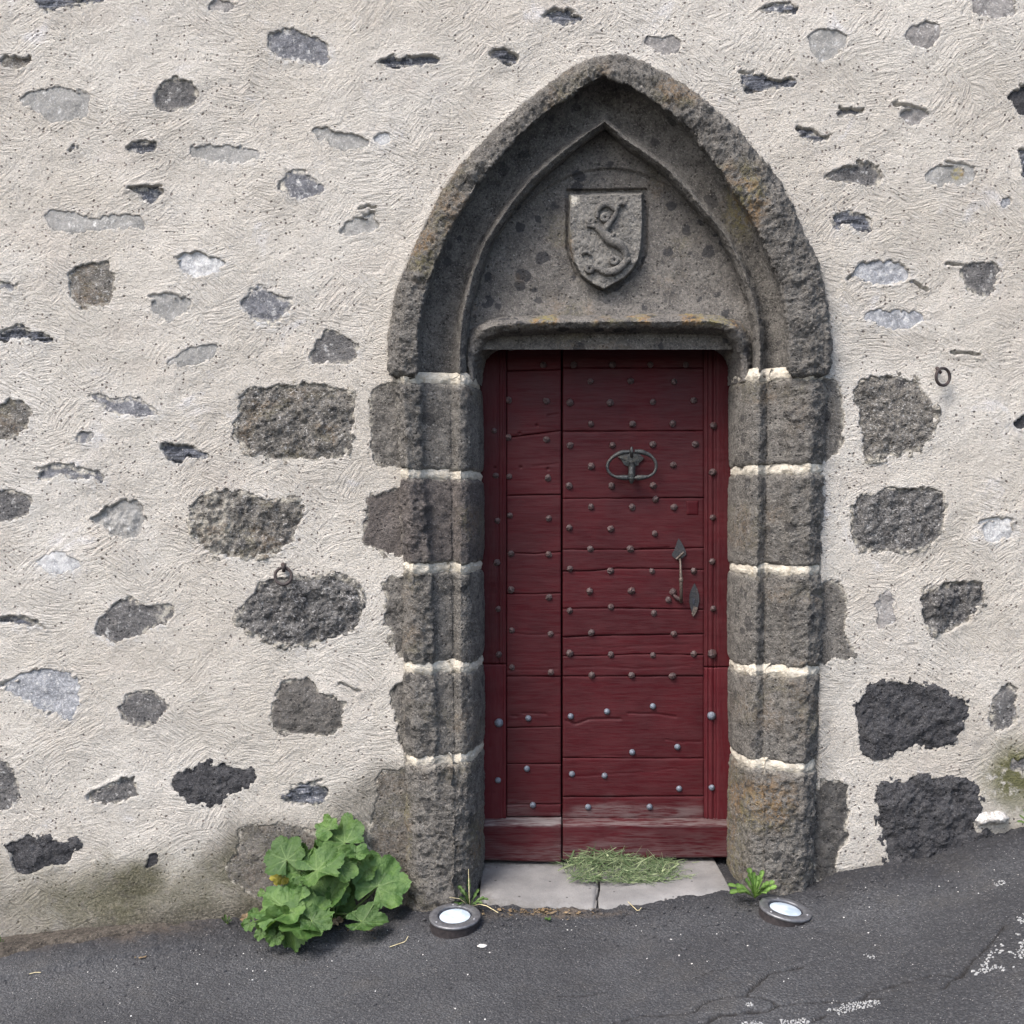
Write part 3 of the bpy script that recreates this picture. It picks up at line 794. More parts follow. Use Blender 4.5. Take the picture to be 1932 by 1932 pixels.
def build_wall():
    xs = axis(-1.86, 1.86, 0.0050, -4.6, 4.6)
    zs = axis(-1.58, 1.84, 0.0050, -2.6, 4.2)
    X, Z = np.meshgrid(xs, zs, indexing='ij')
    U = X / S + 966; V = 966 - Z / S
    Y = und(X, Z)
    keep = np.ones((len(xs) - 1, len(zs) - 1), bool)
    halo = np.zeros_like(X)
    wx = X + 0.020 * fbm(X, Z, f=15, o=4, g=0.72, seed=21)
    wz = Z + 0.020 * fbm(X, Z, f=15, o=4, g=0.72, seed=27)
    we = 0.010 * fbm(X, Z, f=55, o=2, g=0.7, seed=29)
    for poly, mat, dep, rough, hl in ST:
        P = chaikin([W(u, v)[::2] for u, v in poly])
        x0, z0 = P.min(0) - 0.05; x1, z1 = P.max(0) + 0.05
        i0, i1 = np.searchsorted(xs, [x0, x1]); j0, j1 = np.searchsorted(zs, [z0, z1])
        sl = (slice(i0, i1), slice(j0, j1))
        d = sdist(wx[sl], wz[sl], P) + we[sl]
        ins = sstep(0.0035, -0.0065, d)
        lip = 0.0035 * np.exp(-np.maximum(d, 0) / 0.014) * (0.4 + 0.6 * sstep(.0, .008, dep + 0.002))
        Y[sl] = (Y[sl] - lip) * (1 - ins) + (Y[sl] + 0.040) * ins
        top = np.exp(-np.abs(d) / 0.016) * hl
        halo[sl] = np.maximum(halo[sl], top * (0.75 + 0.25 * np.sign(P[:, 1].mean() - Z[sl])))
        deep = d < -0.018
        dm = deep[:-1, :-1] & deep[1:, :-1] & deep[:-1, 1:] & deep[1:, 1:]
        keep[i0:i1 - 1, j0:j1 - 1] &= ~dm
    dp = sdist(X, Z, portal_poly)
    inn = dp < -0.030
    keep &= ~(inn[:-1, :-1] & inn[1:, :-1] & inn[:-1, 1:] & inn[1:, 1:])
    Y += 0.02 * sstep(-0.006, -0.028, dp)
    Y -= 0.006 * np.exp(-np.abs(dp) / 0.02)
    # broken lower edge of the plaster on the left
    edge = np.interp(U, [-200, 0, 48, 106, 148, 175, 198, 225, 254, 304, 344, 384], [1788, 1782, 1772, 1766, 1764, 1757, 1756, 1763, 1764, 1755, 1744, 1744])
    edge = edge + 3 * fbm(X, Z, f=30, o=2, seed=40)
    Y += 0.05 * sstep(0, 4, V - edge) * sstep(395, 340, U)
    Y -= 0.010 * sstep(60, 0, np.abs(V - edge + 10)) * sstep(395, 300, U)
    # open crevices where the plaster has shrunk from the stones
    for ln in CREV:
        L = np.array([W(u, v)[::2] for u, v in ln])
        x0, z0 = L.min(0) - .03; x1, z1 = L.max(0) + .03
        i0, i1 = np.searchsorted(xs, [x0, x1]); j0, j1 = np.searchsorted(zs, [z0, z1])
        sl = (slice(i0, i1), slice(j0, j1))
        d = dist_line(wx[sl], wz[sl], L)
        Y[sl] += .016 * np.exp(-(d / .0042) ** 2)
        Y[sl] -= .004 * np.exp(-((d - .010) / .006) ** 2)
    # stains that belong to the plaster
    n = fbm(X, Z, f=5, o=4, seed=50)
    gl = np.interp(U, [-400, 0, 450, 780, 1540, 1932, 2400], [1790, 1782, 1740, 1715, 1680, 1558, 1500])
    up = gl - V                                     # height above the ground, photo units
    dirt = sstep(185, 40, up + 80 * n) * sstep(900, 760, U) * (0.62 + 0.32 * sstep(40, 240, U))
    dirt = np.maximum(dirt, 0.95 * sstep(1.15, 0.3, np.sqrt(((U - 268) / 95) ** 2 + ((V - 1668) / 60) ** 2) + 0.45 * n))
    dirt = np.maximum(dirt, 0.85 * sstep(1.2, 0.5, np.sqrt(((U - 560) / 250) ** 2 + ((V - 1650) / 105) ** 2) + 0.4 * n))
    dirt = np.maximum(dirt, 0.7 * sstep(1.2, 0.4, np.sqrt(((U - 690) / 100) ** 2 + ((V - 1520) / 85) ** 2) + 0.5 * n))
    dirt = np.maximum(dirt, 0.35 * sstep(30, 0, up + 14 * n))
    moss = 0.95 * sstep(1.2, 0.3, np.sqrt(((U - 1920) / 78) ** 2 + ((V - 1455) / 92) ** 2) + 0.5 * n)
    moss = np.maximum(moss, 0.30 * sstep(1.2, 0.3, np.sqrt(((U - 300) / 380) ** 2 + ((V - 1670) / 80) ** 2) + 0.7 * n))
    V3 = np.stack([X, Y, Z], -1)
    F = grid_faces(len(xs), len(zs), keep)
    at = {'halo': halo, 'dirt': dirt, 'moss': moss}
    Vc, Fc, at = compact(V3, F, at)
    np_obj('plaster', Vc, Fc, M['plaster'], wall, (0, 0, 0), True, at)
    # unseen dark box added behind the plaster to stop light leaking past the door
    mb = MB()
    mb.add(*box_np(-4.5, 4.5, 0.52, 0.7, -2.5, 4.1))
    mb.add(*box_np(-4.5, 4.5, 0.06, 0.516, 3.95, 4.1))
    mb.add(*box_np(-4.5, -4.4, 0.06, 0.516, -2.5, 3.94))
    mb.add(*box_np(4.4, 4.5, 0.06, 0.516, -2.5, 3.94))
    mb.build('light_stop_box', M['void'], wall, smooth=False)
    st = 0.0042
    for k, (poly, mat, dep, rough, hl) in enumerate(ST):
        P = chaikin([W(u, v)[::2] for u, v in poly])
        x0, z0 = P.min(0) - 0.03; x1, z1 = P.max(0) + 0.03
        xs_ = np.arange(x0, x1 + st, st); zs_ = np.arange(z0, z1 + st, st)
        X, Z = np.meshgrid(xs_, zs_, indexing='ij')
        d = sdist(X, Z, P)
        sd = 100 + k * 7
        r = fbm(X, Z, f=16, o=5, g=0.68, seed=sd)
        r = 0.8 * r + 0.3 * np.floor(r * 5) / 5
        rb = np.abs(fbm(X, Z, f=30, o=3, seed=sd + 3))
        if mat == 'slate':
            r = 0.5 * r + 1.0 * np.sign(fbm(X * 0.25, Z, f=60, o=2, seed=sd)) * 0.5
        Y = und(X, Z) + dep - rough * 1.5 * r - rough * 0.9 * rb
        Y = Y + 0.25 * np.maximum(d - 0.006, 0) - 0.004 * sstep(0, -0.04, d) * (rough > 0.005)
        Y = np.minimum(Y, und(X, Z) + 0.034)
        okv = d < 0.024
        keep = okv[:-1, :-1] & okv[1:, :-1] & okv[:-1, 1:] & okv[1:, 1:]
        lich = np.zeros_like(X); pale = 0.85 * sstep(-0.010, 0.004, d + .012 * fbm(X, Z, f=30, o=3, seed=sd + 40)) * (0 if mat in ('dark', 'light', 'light2', 'pale', 'pale2') else 1)
        if mat == 'brown' and P[:, 0].mean() < 0: lich += 0.35 * sstep(0, 0.4, fbm(X, Z, f=14, o=3, seed=sd + 9))
        cu, cv = np.mean([p[0] for p in poly]), np.mean([p[1] for p in poly])
        Ug = X / S + 966; Vg = 966 - Z / S
        if 1740 < cu < 1850 and 310 < cv < 350:      # rusty spot on one pale stone
            lich = 1.3 * sstep(14, 9, np.hypot(Ug - 1809, Vg - 326))
        if cu < 380 and 1150 < cv < 1190:
            pale = pale + 0.9 * sstep(280, 320, Ug)
        if 900 < cv < 1100 and 380 < cu < 520:
            pale = pale + 0.6 * sstep(455, 425, Ug)
        if mat == 'portal' and cv > 1500: lich = 0.2 * np.ones_like(X)
        V3 = np.stack([X, Y, Z], -1)
        F = grid_faces(len(xs_), len(zs_), keep)
        Vc, Fc, at = compact(V3, F, {'lichen': lich, 'pale': pale})
        np_obj('stone', Vc, Fc, M[mat], wall, None, True, at)


build_wall()

# ------------------------------------------------------------------ stone portal
portal = empty('stone_portal', W(1150, 1700, -0.05), 'carved dark volcanic stone door surround with a pointed arch and a shield', 'doorway')


def profile_mesh(name, lines, deps, mat, parent, nseg, amp, seed, endfade=None, push=0.0, smoothing=2, hood_rough=None, lich=None, pale=None, zjit=None):
    """lines: list of (N,2) photo-unit arrays; deps: list of (N,) depths. Lofts across the lines."""
    N = len(lines[0])
    cols = []; dd = []; tt = []
    for k in range(len(lines) - 1):
        m = nseg[k]
        for j in range(m):
            t = j / m
            cols.append(lines[k] * (1 - t) + lines[k + 1] * t)
            dd.append(deps[k] * (1 - t) + deps[k + 1] * t)
            tt.append(k + t)
    cols.append(lines[-1]); dd.append(deps[-1]); tt.append(len(lines) - 1)
    UV = np.stack(cols, 1); Dp = np.stack(dd, 1)
    for _ in range(smoothing):
        Dp[:, 1:-1] = 0.25 * Dp[:, :-2] + 0.5 * Dp[:, 1:-1] + 0.25 * Dp[:, 2:]
        UV[:, 1:-1] = 0.25 * UV[:, :-2] + 0.5 * UV[:, 1:-1] + 0.25 * UV[:, 2:]
    P = Wn(UV[..., 0], UV[..., 1], Dp)
    # normals
    du = np.gradient(P, axis=0); dv = np.gradient(P, axis=1)
    nr = np.cross(du, dv); nr /= np.linalg.norm(nr, axis=-1)[..., None] + 1e-9
    nr = -nr if nr[..., 1].mean() > 0 else nr
    T = np.array(tt)[None, :]
    hr = 1.0 if hood_rough is None else hood_rough(T, P)
    X, Y, Z = P[..., 0], P[..., 1], P[..., 2]
    n = 0.006 * fbm(X, Z, Y, f=7, o=3, g=0.55, seed=seed) + 0.015 * fbm(X, Z, Y, f=38, o=4, g=0.78, seed=seed + 5)
    chip = np.maximum(0, fbm(X, Z, Y, f=13, o=3, seed=seed + 11) - 0.22)
    qf = fbm(X, Z, Y, f=15, o=4, g=0.6, seed=seed + 31)
    n = n + 0.0085 * (np.floor(qf * 5.0) / 5.0 - 0.6 * qf)
    n = n - 0.030 * chip
    off = n * amp * hr + push
    if endfade is not None:
        off = off - endfade
    P = P + nr * off[..., None]
    if zjit is not None:
        P[..., 2] += zjit[:, None] * (0.016 * fbm(X, Y, Z, f=24, o=4, g=0.75, seed=seed + 21))
    at = {'lichen': np.zeros(P.shape[:2]) if lich is None else lich(P, T), 'pale': np.zeros(P.shape[:2]) if pale is None else pale(P, T)}
    F = grid_faces(P.shape[0], P.shape[1])
    return np_obj(name, P, F, mat, parent, None, True, at)


def hoodrough(T, P):
    # rough on the outer band, smoother in the hollow and on the roll
    return np.interp(T, [0, 1, 3, 3.6, 4.5, 9], [1.0, 1.25, 1.15, 0.45, 0.35, 0.45]) + 0 * P[..., 0]


def build_arch():
    n = 330
    out = np.concatenate([resample(AO, n), resample(BO, n)[1:]])
    hood = np.concatenate([resample(AH, n), resample(BH, n)[1:]])
    roll = np.concatenate([resample(AR, n), resample(BR, n)[1:]])
    # smooth everything but the points
    def sm(p):
        a = smooth_line(p[:n], 60); b = smooth_line(p[n - 1:], 60)
        return np.concatenate([a, b[1:]])
    out = smooth_line(out, 8); hood = sm(hood); roll = sm(roll)
    N = len(out)
    ctr = np.stack([np.full(N, 1150.0), np.full(N, 720.0)], -1)
    inw = lambda p, k: p + (ctr - p) / np.linalg.norm(ctr - p, axis=1)[:, None] * k
    # near the springing the inward direction is horizontal
    def inw(p, k):
        s = np.arange(N) / (N - 1)
        tgt = np.stack([np.full(N, 1150.0), np.maximum(p[:, 1], 420.0)], -1)
        tgt[:, 1] = np.where(p[:, 1] < 420, 420 + (420 - p[:, 1]) * 0.25, p[:, 1])
        d = tgt - p
        return p + d / (np.linalg.norm(d, axis=1)[:, None] + 1e-6) * k
    e = np.ones(N)
    lines = [out, inw(out, 5), out * .55 + hood * .45, hood, inw(hood, 4), hood * .4 + roll * .6, inw(roll, -12), roll, inw(roll, 12), inw(roll, 19)]
    deps = [.045 * e, -.052 * e, -.078 * e, -.074 * e, .012 * e, .062 * e, .052 * e, -.014 * e, .022 * e, .115 * e]
    def lich(P, T):
        X, Z = P[..., 0], P[..., 2]
        U = X / S + 966; V = 966 - Z / S
        l = 0.55 * sstep(0.05, 0.5, fbm(X, Z, f=5, o=3, seed=77)) * sstep(3.4, 2.8, T)
        l = np.maximum(l, 1.0 * sstep(1.2, 0.4, np.hypot((U - 1405) / 40, (V - 380) / 75)) * sstep(1, 2, T))
        l = np.maximum(l, 0.8 * sstep(1.2, 0.3, np.hypot((U - 800) / 35, (V - 470) / 80)) * sstep(3.3, 2.8, T))
        l = np.maximum(l, 0.7 * sstep(1.2, 0.3, np.hypot((U - 1275) / 60, (V - 185) / 40)) * sstep(3.3, 2.8, T))
        return l
    def pale(P, T):
        X, Z = P[..., 0], P[..., 2]
        return 0.5 * sstep(1.4, 0.2, T) * sstep(0.0, 0.4, fbm(X, Z, f=9, o=3, seed=5))
    ii = np.minimum(np.arange(N), N - 1 - np.arange(N))
    profile_mesh('arch_moulding', lines, deps, M['portal'], portal, [4, 14, 10, 4, 8, 6, 6, 6, 4], 1.0, 200, endfade=(0.035 * np.exp(-ii / 1.8))[:, None], zjit=np.exp(-ii / 4.0), smoothing=1, hood_rough=hoodrough, lich=lich, pale=pale)


build_arch()


def tympanum():
    us = np.arange(860, 1450, 2.2); vs = np.arange(215, 660, 2.2)
    U, V = np.meshgrid(us, vs, indexing='ij')
    y = np.full(U.shape, 0.100)
    # the carved field: a shallow pointed step above the shield
    ledge = 318 + 0.0026 * (U - 1150) ** 2
    y -= 0.012 * sstep(3, -3, V - ledge)
    # sunk border round the shield
    d = sdist(U, V, [(1068, 358), (1222, 356), (1222, 470), (1206, 515), (1146, 556), (1086, 520), (1068, 470)])
    y += 0.016 * sstep(2, -2, d)
    y -= 0.020 * sstep(560, 600, V)
    X = (U - 966) * S; Z = (966 - V) * S
    y = y - 0.006 * fbm(X, Z, f=8, o=3, seed=300) - 0.0035 * fbm(X, Z, f=40, o=4, g=.6, seed=305)
    # a few clasts stand proud or have dropped out
    P = Wn(U, V, y)
    pp = [(868, 700)] + [tuple(p) for p in AR[1:]] + [tuple(p) for p in BR[1:]] + [(1440, 700)]
    dd = sdist(U, V, pp)
    ok = dd < 6
    keep = ok[:-1, :-1] & ok[1:, :-1] & ok[:-1, 1:] & ok[1:, 1:]
    F = grid_faces(len(us), len(vs), keep)
    at = {'lichen': 0.25 * sstep(0.1, 0.5, fbm(X, Z, f=6, o=3, seed=9)), 'pale': np.zeros(U.shape)}
    Vc, Fc, at = compact(P, F, at)
    np_obj('tympanum', Vc, Fc, M['portal_smooth'], portal, None, True, at)


tympanum()


def lintel():
    n = 420
    A = smooth_line(resample([(884, 716), (881, 665), (886, 640), (901, 617), (935, 604), (1006, 599), (1150, 597), (1342, 596), (1375, 602), (1395, 616), (1409, 645), (1412, 716)], n), 25)
    C = smooth_line(resample([(893, 720), (892, 690), (899, 665), (914, 640), (940, 627), (1006, 622), (1150, 620), (1340, 620), (1372, 626), (1388, 650), (1398, 680), (1402, 720)], n), 25)
    Dn = smooth_line(resample([(911, 728), (912, 700), (917, 681), (928, 667), (946, 661), (1006, 659), (1150, 658), (1336, 659), (1354, 664), (1366, 678), (1372, 696), (1373, 728)], n), 12)
    s = np.linspace(0, 1, n)
    e = np.ones(n)
    top = sstep(.09, .2, s) * sstep(.93, .84, s)      # the ledge proper, dying into the jambs
    up = np.stack([0 * e, -6 * e], -1)
    B = A + (C - A) * 0.35
    sidew = np.stack([-15 * sstep(.25, .1, s) + 15 * sstep(.75, .9, s), 0 * e], -1)
    lines = [A + up * top[:, None] + sidew, A, B, C, C * .7 + Dn * .3, Dn, Dn + np.stack([0 * e, 1.5 * e], -1)]
    deps = [.105 * e, .045 - .025 * top, .040 - .058 * top, .050 - .040 * top, .095 * e, .20 * e, .36 * e]
    def lich(P, T):
        X, Z = P[..., 0], P[..., 2]
        V = 966 - Z / S
        return 1.2 * sstep(628, 606, V) * sstep(-0.25, 0.25, fbm(X, Z, f=16, o=3, seed=60)) * sstep(3.1, 2.2, T) * sstep(-0.06, 0.04, X)
    profile_mesh('lintel_moulding', lines, deps, M['portal_smooth'], portal, [3, 4, 6, 6, 10, 3], 0.55, 330, smoothing=2, lich=lich)


lintel()

# jamb stones: joints (photo units)
LJ = [715, 895, 1071, 1262, 1432]
RJ = [706, 886, 1075, 1268, 1444]


def jamb(side):
    J = JL if side < 0 else JR
    joints = LJ if side < 0 else RJ
    bottom = 1775 if side < 0 else 1745
    spans = [(702, joints[0] + 0)] + []
    edges = joints + [bottom]
    gap = 6.5
    def lines_for(v, base):
        g = lambda k: np.interp(v, J['v'], J[k])
        out, hood, roll, inn, op = (g(k) for k in ('out', 'hood', 'roll', 'in', 'op'))
        if base:
            w = sstep(0, 40, v - v[0])
            s = 1 if side < 0 else -1
            out = out + s * 3 * w + s * 4 * sstep(1500, 1700, v)
            op2 = op - s * 1 + (0 if side < 0 else -4) * np.sin((v - v[0]) / (v[-1] - v[0]) * 2.2)
            op = op2
        s = 1 if side < 0 else -1
        L = [out, out + s * 6, out * .6 + hood * .4, hood, hood + s * 7, hood * .25 + roll * .75, roll - s * 14, roll, roll + s * 12, inn + s * 3, inn * .35 + op * .65, op, op]
        Dp = [.04, -.028, -.070, -.050, -.018, .006, .012, -.022, -.008, .020, .10, .20, .36]
        Db = [.04, -.040, -.085, -.092, -.092, -.088, -.084, -.074, -.056, -.02, .085, .20, .36]
        return L, Dp, Db
    for k in range(5):
        v0 = edges[k] + (gap if k < 9 else 0); v1 = edges[k + 1] - (gap if k < 4 else 0)
        n = int((v1 - v0) / 2.2)
        v = np.linspace(v0, v1, n)
        L, Dp, Db = lines_for(v, k == 4)
        m = 0.0 if k < 3 else (0.15 + 0.25 * sstep(0, 1, (v - v0) / (v1 - v0)) if k == 3 else 0.8 + 0.2 * sstep(0, 0.25, (v - v0) / (v1 - v0)))
        tilt = 0
        lines = []
        deps = []
        T = np.linspace(0, 1, len(L))
        for i in range(len(L)):
            # joints dip towards the middle a little
            q = (v - v0) / (v1 - v0)
            wob = 5.0 * (fbm(np.full(n, i * 1.7), q * 0 + k, f=1.1, o=2, seed=400 + k) * (1 - q) + fbm(np.full(n, i * 1.7), q * 0 + k + 1, f=1.1, o=2, seed=401 + k) * q)
            yd_ = Dp[i] * (1 - m) + Db[i] * m
            vv = 966 + (v + wob - 966) * (D - .03) / (D + yd_)
            lines.append(np.stack([L[i] + 0 * v, vv], -1))
            deps.append(Dp[i] * (1 - m) + Db[i] * m + 0 * v)
        dist = np.minimum(v - v0, (v1 - v) if k < 4 else 1e9)
        fade = (0.016 * np.exp(-dist / 2.6) + 0.004 * np.exp(-dist / 14.0))[:, None]
        def lich(P, TT, k=k):
            X, Z = P[..., 0], P[..., 2]
            U = X / S + 966; V = 966 - Z / S
            l = 0.30 * sstep(0.05, 0.5, fbm(X, Z, f=7, o=3, seed=70 + k))
            if k == 4:
                if side > 0:
                    l = np.maximum(l, 0.95 * sstep(1.2, 0.3, np.hypot((U - 1425) / 75, (V - 1505) / 65) + 0.3 * fbm(X, Z, f=14, o=2, seed=3)))
                    l = np.maximum(l, 0.8 * sstep(1415, 1385, U))
                else:
                    l = np.maximum(l, 0.7 * sstep(1.2, 0.3, np.hypot((U - 768) / 14, (V - 1560) / 90)))
                    l = np.maximum(l, 0.6 * sstep(1.2, 0.3, np.hypot((U - 900) / 20, (V - 1590) / 60)))
            return l
        def pale(P, TT):
            X, Z = P[..., 0], P[..., 2]
            return 0.55 * sstep(12, 0, dist)[:, None] * np.ones(P.shape[:2]) + 0.45 * sstep(1.6, 0.2, TT) * sstep(0, .4, fbm(X, Z, f=12, o=3, seed=8))
        hr = lambda T_, P_, k=k: np.interp(T_, [0, 1, 3, 4, 5, 7, 9, 12], [1, 1.25, 1.2, .8, .45, .8, .45, .3] if k < 4 else [1, 1.3, 1.3, 1.3, 1.3, 1.2, 1.0, .5]) + 0 * P_[..., 0]
        nseg = [4, 10, 10, 4, 8, 6, 5, 5, 6, 9, 8, 3] if side < 0 else [4, 10, 10, 4, 8, 6, 5, 5, 6, 10, 10, 3]
        profile_mesh('jamb_stone', lines, deps, M['portal2'] if (side < 0 and k == 1) else M['portal'], portal, nseg, 0.92, 500 + 40 * k + (0 if side < 0 else 7), endfade=fade, zjit=np.exp(-dist / 10.0), smoothing=2, hood_rough=hr, lich=lich, pale=pale)
    # mortar joints
    for k, jv in enumerate(joints):
        n = 22
        v = np.linspace(jv - 15, jv + 15, n)
        L, Dp, Db = lines_for(v, False)
        m = [0, 0, 0, 0.1, 0.5][k]
        lines = []; deps = []
        T = np.linspace(0, 1, len(L))
        for i in range(len(L)):
            wob = 5.0 * float(fbm(np.array([i * 1.7]), np.array([float(k)]), f=1.1, o=2, seed=400 + k)[0]) if k else 0
            vv = 966 + (v + wob - 966) * (D - .03) / (D + Dp[i] * (1 - m) + Db[i] * m)
            lines.append(np.stack([L[i] + 0 * v, vv], -1))
            deps.append(Dp[i] * (1 - m) + Db[i] * m + 0 * v)
        bow = -0.002 + 0.013 * ((v - jv) / 15) ** 2
        profile_mesh('mortar_joint', lines, deps, M['mortar'], portal, [4, 10, 10, 4, 8, 6, 5, 5, 6, 9, 8, 3], 0.6, 900 + k, endfade=(bow + 0.009)[:, None], zjit=np.full(n, .4), smoothing=2)


jamb(-1)
jamb(1)


def shield():
    k = .13228
    f = lambda p: (1022.2 + p[0] * k, 319.4 + p[1] * k)
    out = [f(p) for p in [(400, 358), (930, 345), (1447, 338), (1450, 700), (1432, 1100), (1385, 1310), (1290, 1450), (1180, 1560), (1050, 1640), (880, 1722), (720, 1650), (560, 1530), (450, 1330), (388, 1050), (385, 700)]]
    us = np.arange(1068, 1222, 1.1); vs = np.arange(358, 556, 1.1)
    U, V = np.meshgrid(us, vs, indexing='ij')
    d = sdist(U, V, out)
    X = (U - 966) * S; Z = (966 - V) * S
    dn = d + 1.2 * fbm(X, Z, f=60, o=3, seed=610)
    y = 0.062 + 0.05 * sstep(-3.2, 0.8, dn) - 0.0045 * fbm(X, Z, f=16, o=3, seed=600) - 0.0035 * fbm(X, Z, f=75, o=3, g=.65, seed=604)
    ok = d < 1.6
    keep = ok[:-1, :-1] & ok[1:, :-1] & ok[:-1, 1:] & ok[1:, 1:]
    pale = 1.2 * sstep(1.2, .3, np.hypot((U - 1082) / 12, (V - 376) / 14)) + 0.10
    lich = 0.5 * sstep(12, 2, U - 1074) * sstep(420, 470, V)
    Vc, Fc, at = compact(Wn(U, V, y), grid_faces(len(us), len(vs), keep), {'lichen': lich, 'pale': pale})
    sh = np_obj('shield', Vc, Fc, M['shield'], portal, None, True, at)
    mb = MB()
    def T(pts, r, yy=0.057):
        p = smooth_line(resample([f(q) for q in pts], 26), 3)
        rr = np.interp(np.linspace(0, 1, 26), np.linspace(0, 1, len(r)), r) if hasattr(r, '__len__') else np.full(26, r)
        mb.tube(Wn(p[:, 0], p[:, 1], np.full(26, yy - .001)), rr * 1.6, 8, flat=0.9)
    T([(790, 690), (790, 590), (840, 520), (920, 490), (1000, 530), (1060, 590)], [.004, .006, .008, .007, .005])
    T([(1190, 500), (1140, 470), (1090, 500), (1060, 590), (1060, 650)], [.005, .006, .006, .004])
    T([(640, 810), (720, 790), (800, 830), (880, 920), (980, 1010), (1100, 1060), (1180, 1140), (1210, 1230), (1200, 1300)], [.004, .007, .009, .012, .013, .011, .008, .006])
    T([(1260, 1280), (1200, 1310), (1130, 1400), (1020, 1460), (900, 1470), (810, 1410), (740, 1400)], [.006, .008, .009, .010, .009, .007, .006])
    T([(1065, 600), (1030, 690), (960, 770), (900, 860), (900, 940)], [.004, .006, .008, .007])
    T([(560, 1210), (600, 1180), (660, 1180), (700, 1220)], [.003, .004, .003])
    for c, r in (((905, 690), 46), ((700, 745), 40), ((1035, 1300), 44), ((680, 1420), 44)):
        an = np.linspace(0, 2 * PI, 15)
        T([(c[0] + r * math.cos(a), c[1] + r * math.sin(a)) for a in an], .0055)
    T([(950, 990), (1045, 915)], .0045, .045)
    mb.build('carved_emblem', M['shield'], sh)


M['shield'] = mat_rock('shield_stone', (0.085, 0.080, 0.073), (0.155, 0.147, 0.134), (0.045, 0.045, 0.048), (0.36, 0.34, 0.3), 0.4, 0.004, clast_amt=0.6)
shield()

# ------------------------------------------------------------------ the door
YD = 0.245
def q5(x, y): return (862.5 + x * .2976, 639 + y * .2976)
def q6(x, y): return (862.5 + x * .3306, 1086 + y * .3306)

leafL = empty('door_leaf', W(1008, 1622, YD), 'narrow left leaf of the maroon studded door, short horizontal boards', 'door', 'leaves of the maroon plank door')
leafR = empty('door_leaf', W(1200, 1622, YD), 'wide right leaf of the maroon studded door, with oval knocker and pull handle', 'door', 'leaves of the maroon plank door')

CRACKS = [([(1068, 1359), (1085, 1366), (1095, 1363), (1110, 1357), (1170, 1356)], .006, 1.8),
          ([(1185, 1346), (1240, 1347), (1275, 1352)], .005, 1.6),
          ([(1068, 1430), (1150, 1425), (1270, 1432), (1325, 1430)], .002, 1.3),
          ([(1070, 1467), (1160, 1460), (1230, 1456), (1275, 1449)], .0018, 1.2),
          ([(1075, 1218), (1150, 1222), (1300, 1215)], .0015, 1.3),
          ([(1280, 1398), (1322, 1400)], .003, 1.4), ([(1255, 1395), (1290, 1402)], .003, 1.2),
          ([(1068, 1260), (1140, 1258), (1200, 1262), (1300, 1256)], .002, 1.3),
          ([(1208, 1036), (1262, 1034)], .005, 1.5),
          ([(960, 824), (1010, 820), (1054, 815)], .002, 1.2), ([(1004, 880), (1054, 874)], .003, 1.2), ([(1034, 783), (1054, 780)], .004, 1.4),
          ([(962, 1194), (1000, 1198), (1056, 1196)], .0025, 1.3), ([(960, 1265), (1050, 1262)], .002, 1.2),
          ([(985, 1345), (1030, 1347)], .004, 1.6), ([(965, 1350), (975, 1351)], .004, 1.6)]
HOLES = [q5(505, 550), q5(397, 600), q5(402, 815), q5(575, 826), q5(240, 818)]


def board(parent, name, u0, u1, topl, botl, mat, y=YD, th=0.03, wear=None, bow=0.0015, edge=2.2, step=2.2, prof=None, seed=0):
    """topl/botl: lists of (u, v); a plank with uneven edges"""
    nu = max(4, int((u1 - u0) / step)); 
    us = np.linspace(u0, u1, nu)
    tv = np.interp(us, [p[0] for p in topl], [p[1] for p in topl])
    bv = np.interp(us, [p[0] for p in botl], [p[1] for p in botl])
    X0 = (us - 966) * S
    tv = tv + 0.7 * fbm(X0, X0 * 0 + seed, f=24, o=3, seed=seed + 1)
    bv = bv + 0.7 * fbm(X0, X0 * 0 + seed, f=24, o=3, seed=seed + 1 + 1)
    nv = max(5, int((bv - tv).mean() / 1.9))
    q = np.linspace(0, 1, nv)[None, :]
    V = tv[:, None] * (1 - q) + bv[:, None] * q
    U = us[:, None] + 0 * V
    X = (U - 966) * S; Z = (966 - V) * S
    yy = y - bow * fbm(X * .5, Z, f=9, o=3, seed=seed + 5) * 2 + 0.0005 * fbm(X * .12, Z, f=90, o=2, seed=seed + 6)
    dd = np.minimum(np.minimum(U - u0, u1 - U), np.minimum(V - tv[:, None], bv[:, None] - V))
    yy = yy + 0.0022 * np.exp(-dd / 0.7)
    for ln, dep, wd in CRACKS:
        if ln[0][0] < u1 and ln[-1][0] > u0:
            dl = dist_line(U, V + 0.8 * fbm(X, Z, f=40, o=2, seed=3), ln)
            yy = yy + dep * np.exp(-(dl / wd) ** 2)
    for hu, hv in HOLES:
        yy = yy + 0.01 * np.exp(-(np.hypot(U - hu, V - hv) / 2.0) ** 2)
    if prof is not None:
        yy = yy + prof(U, V)
    wr = np.zeros_like(U) if wear is None else wear(U, V, X, Z)
    # skirt round the edges so that the plank has thickness
    n, m = U.shape
    P = Wn(U, V, yy)
    F = grid_faces(n, m)
    idx = np.arange(n * m).reshape(n, m)
    ring = np.concatenate([idx[:, 0], idx[-1, 1:], idx[::-1, -1][1:], idx[0, ::-1][1:-1]])
    Vr = P.reshape(-1, 3)[ring].copy(); Vr[:, 1] = y + th
    Pall = np.concatenate([P.reshape(-1, 3), Vr])
    k = len(ring); a = np.arange(k); b = (a + 1) % k
    F2 = np.stack([ring[a], ring[b], n * m + b, n * m + a], -1)
    wall_ = np.concatenate([wr.ravel(), wr.ravel()[ring]])
    return np_obj(name, Pall, np.concatenate([F, F2]), mat, parent, None, True, {'wear': wall_})


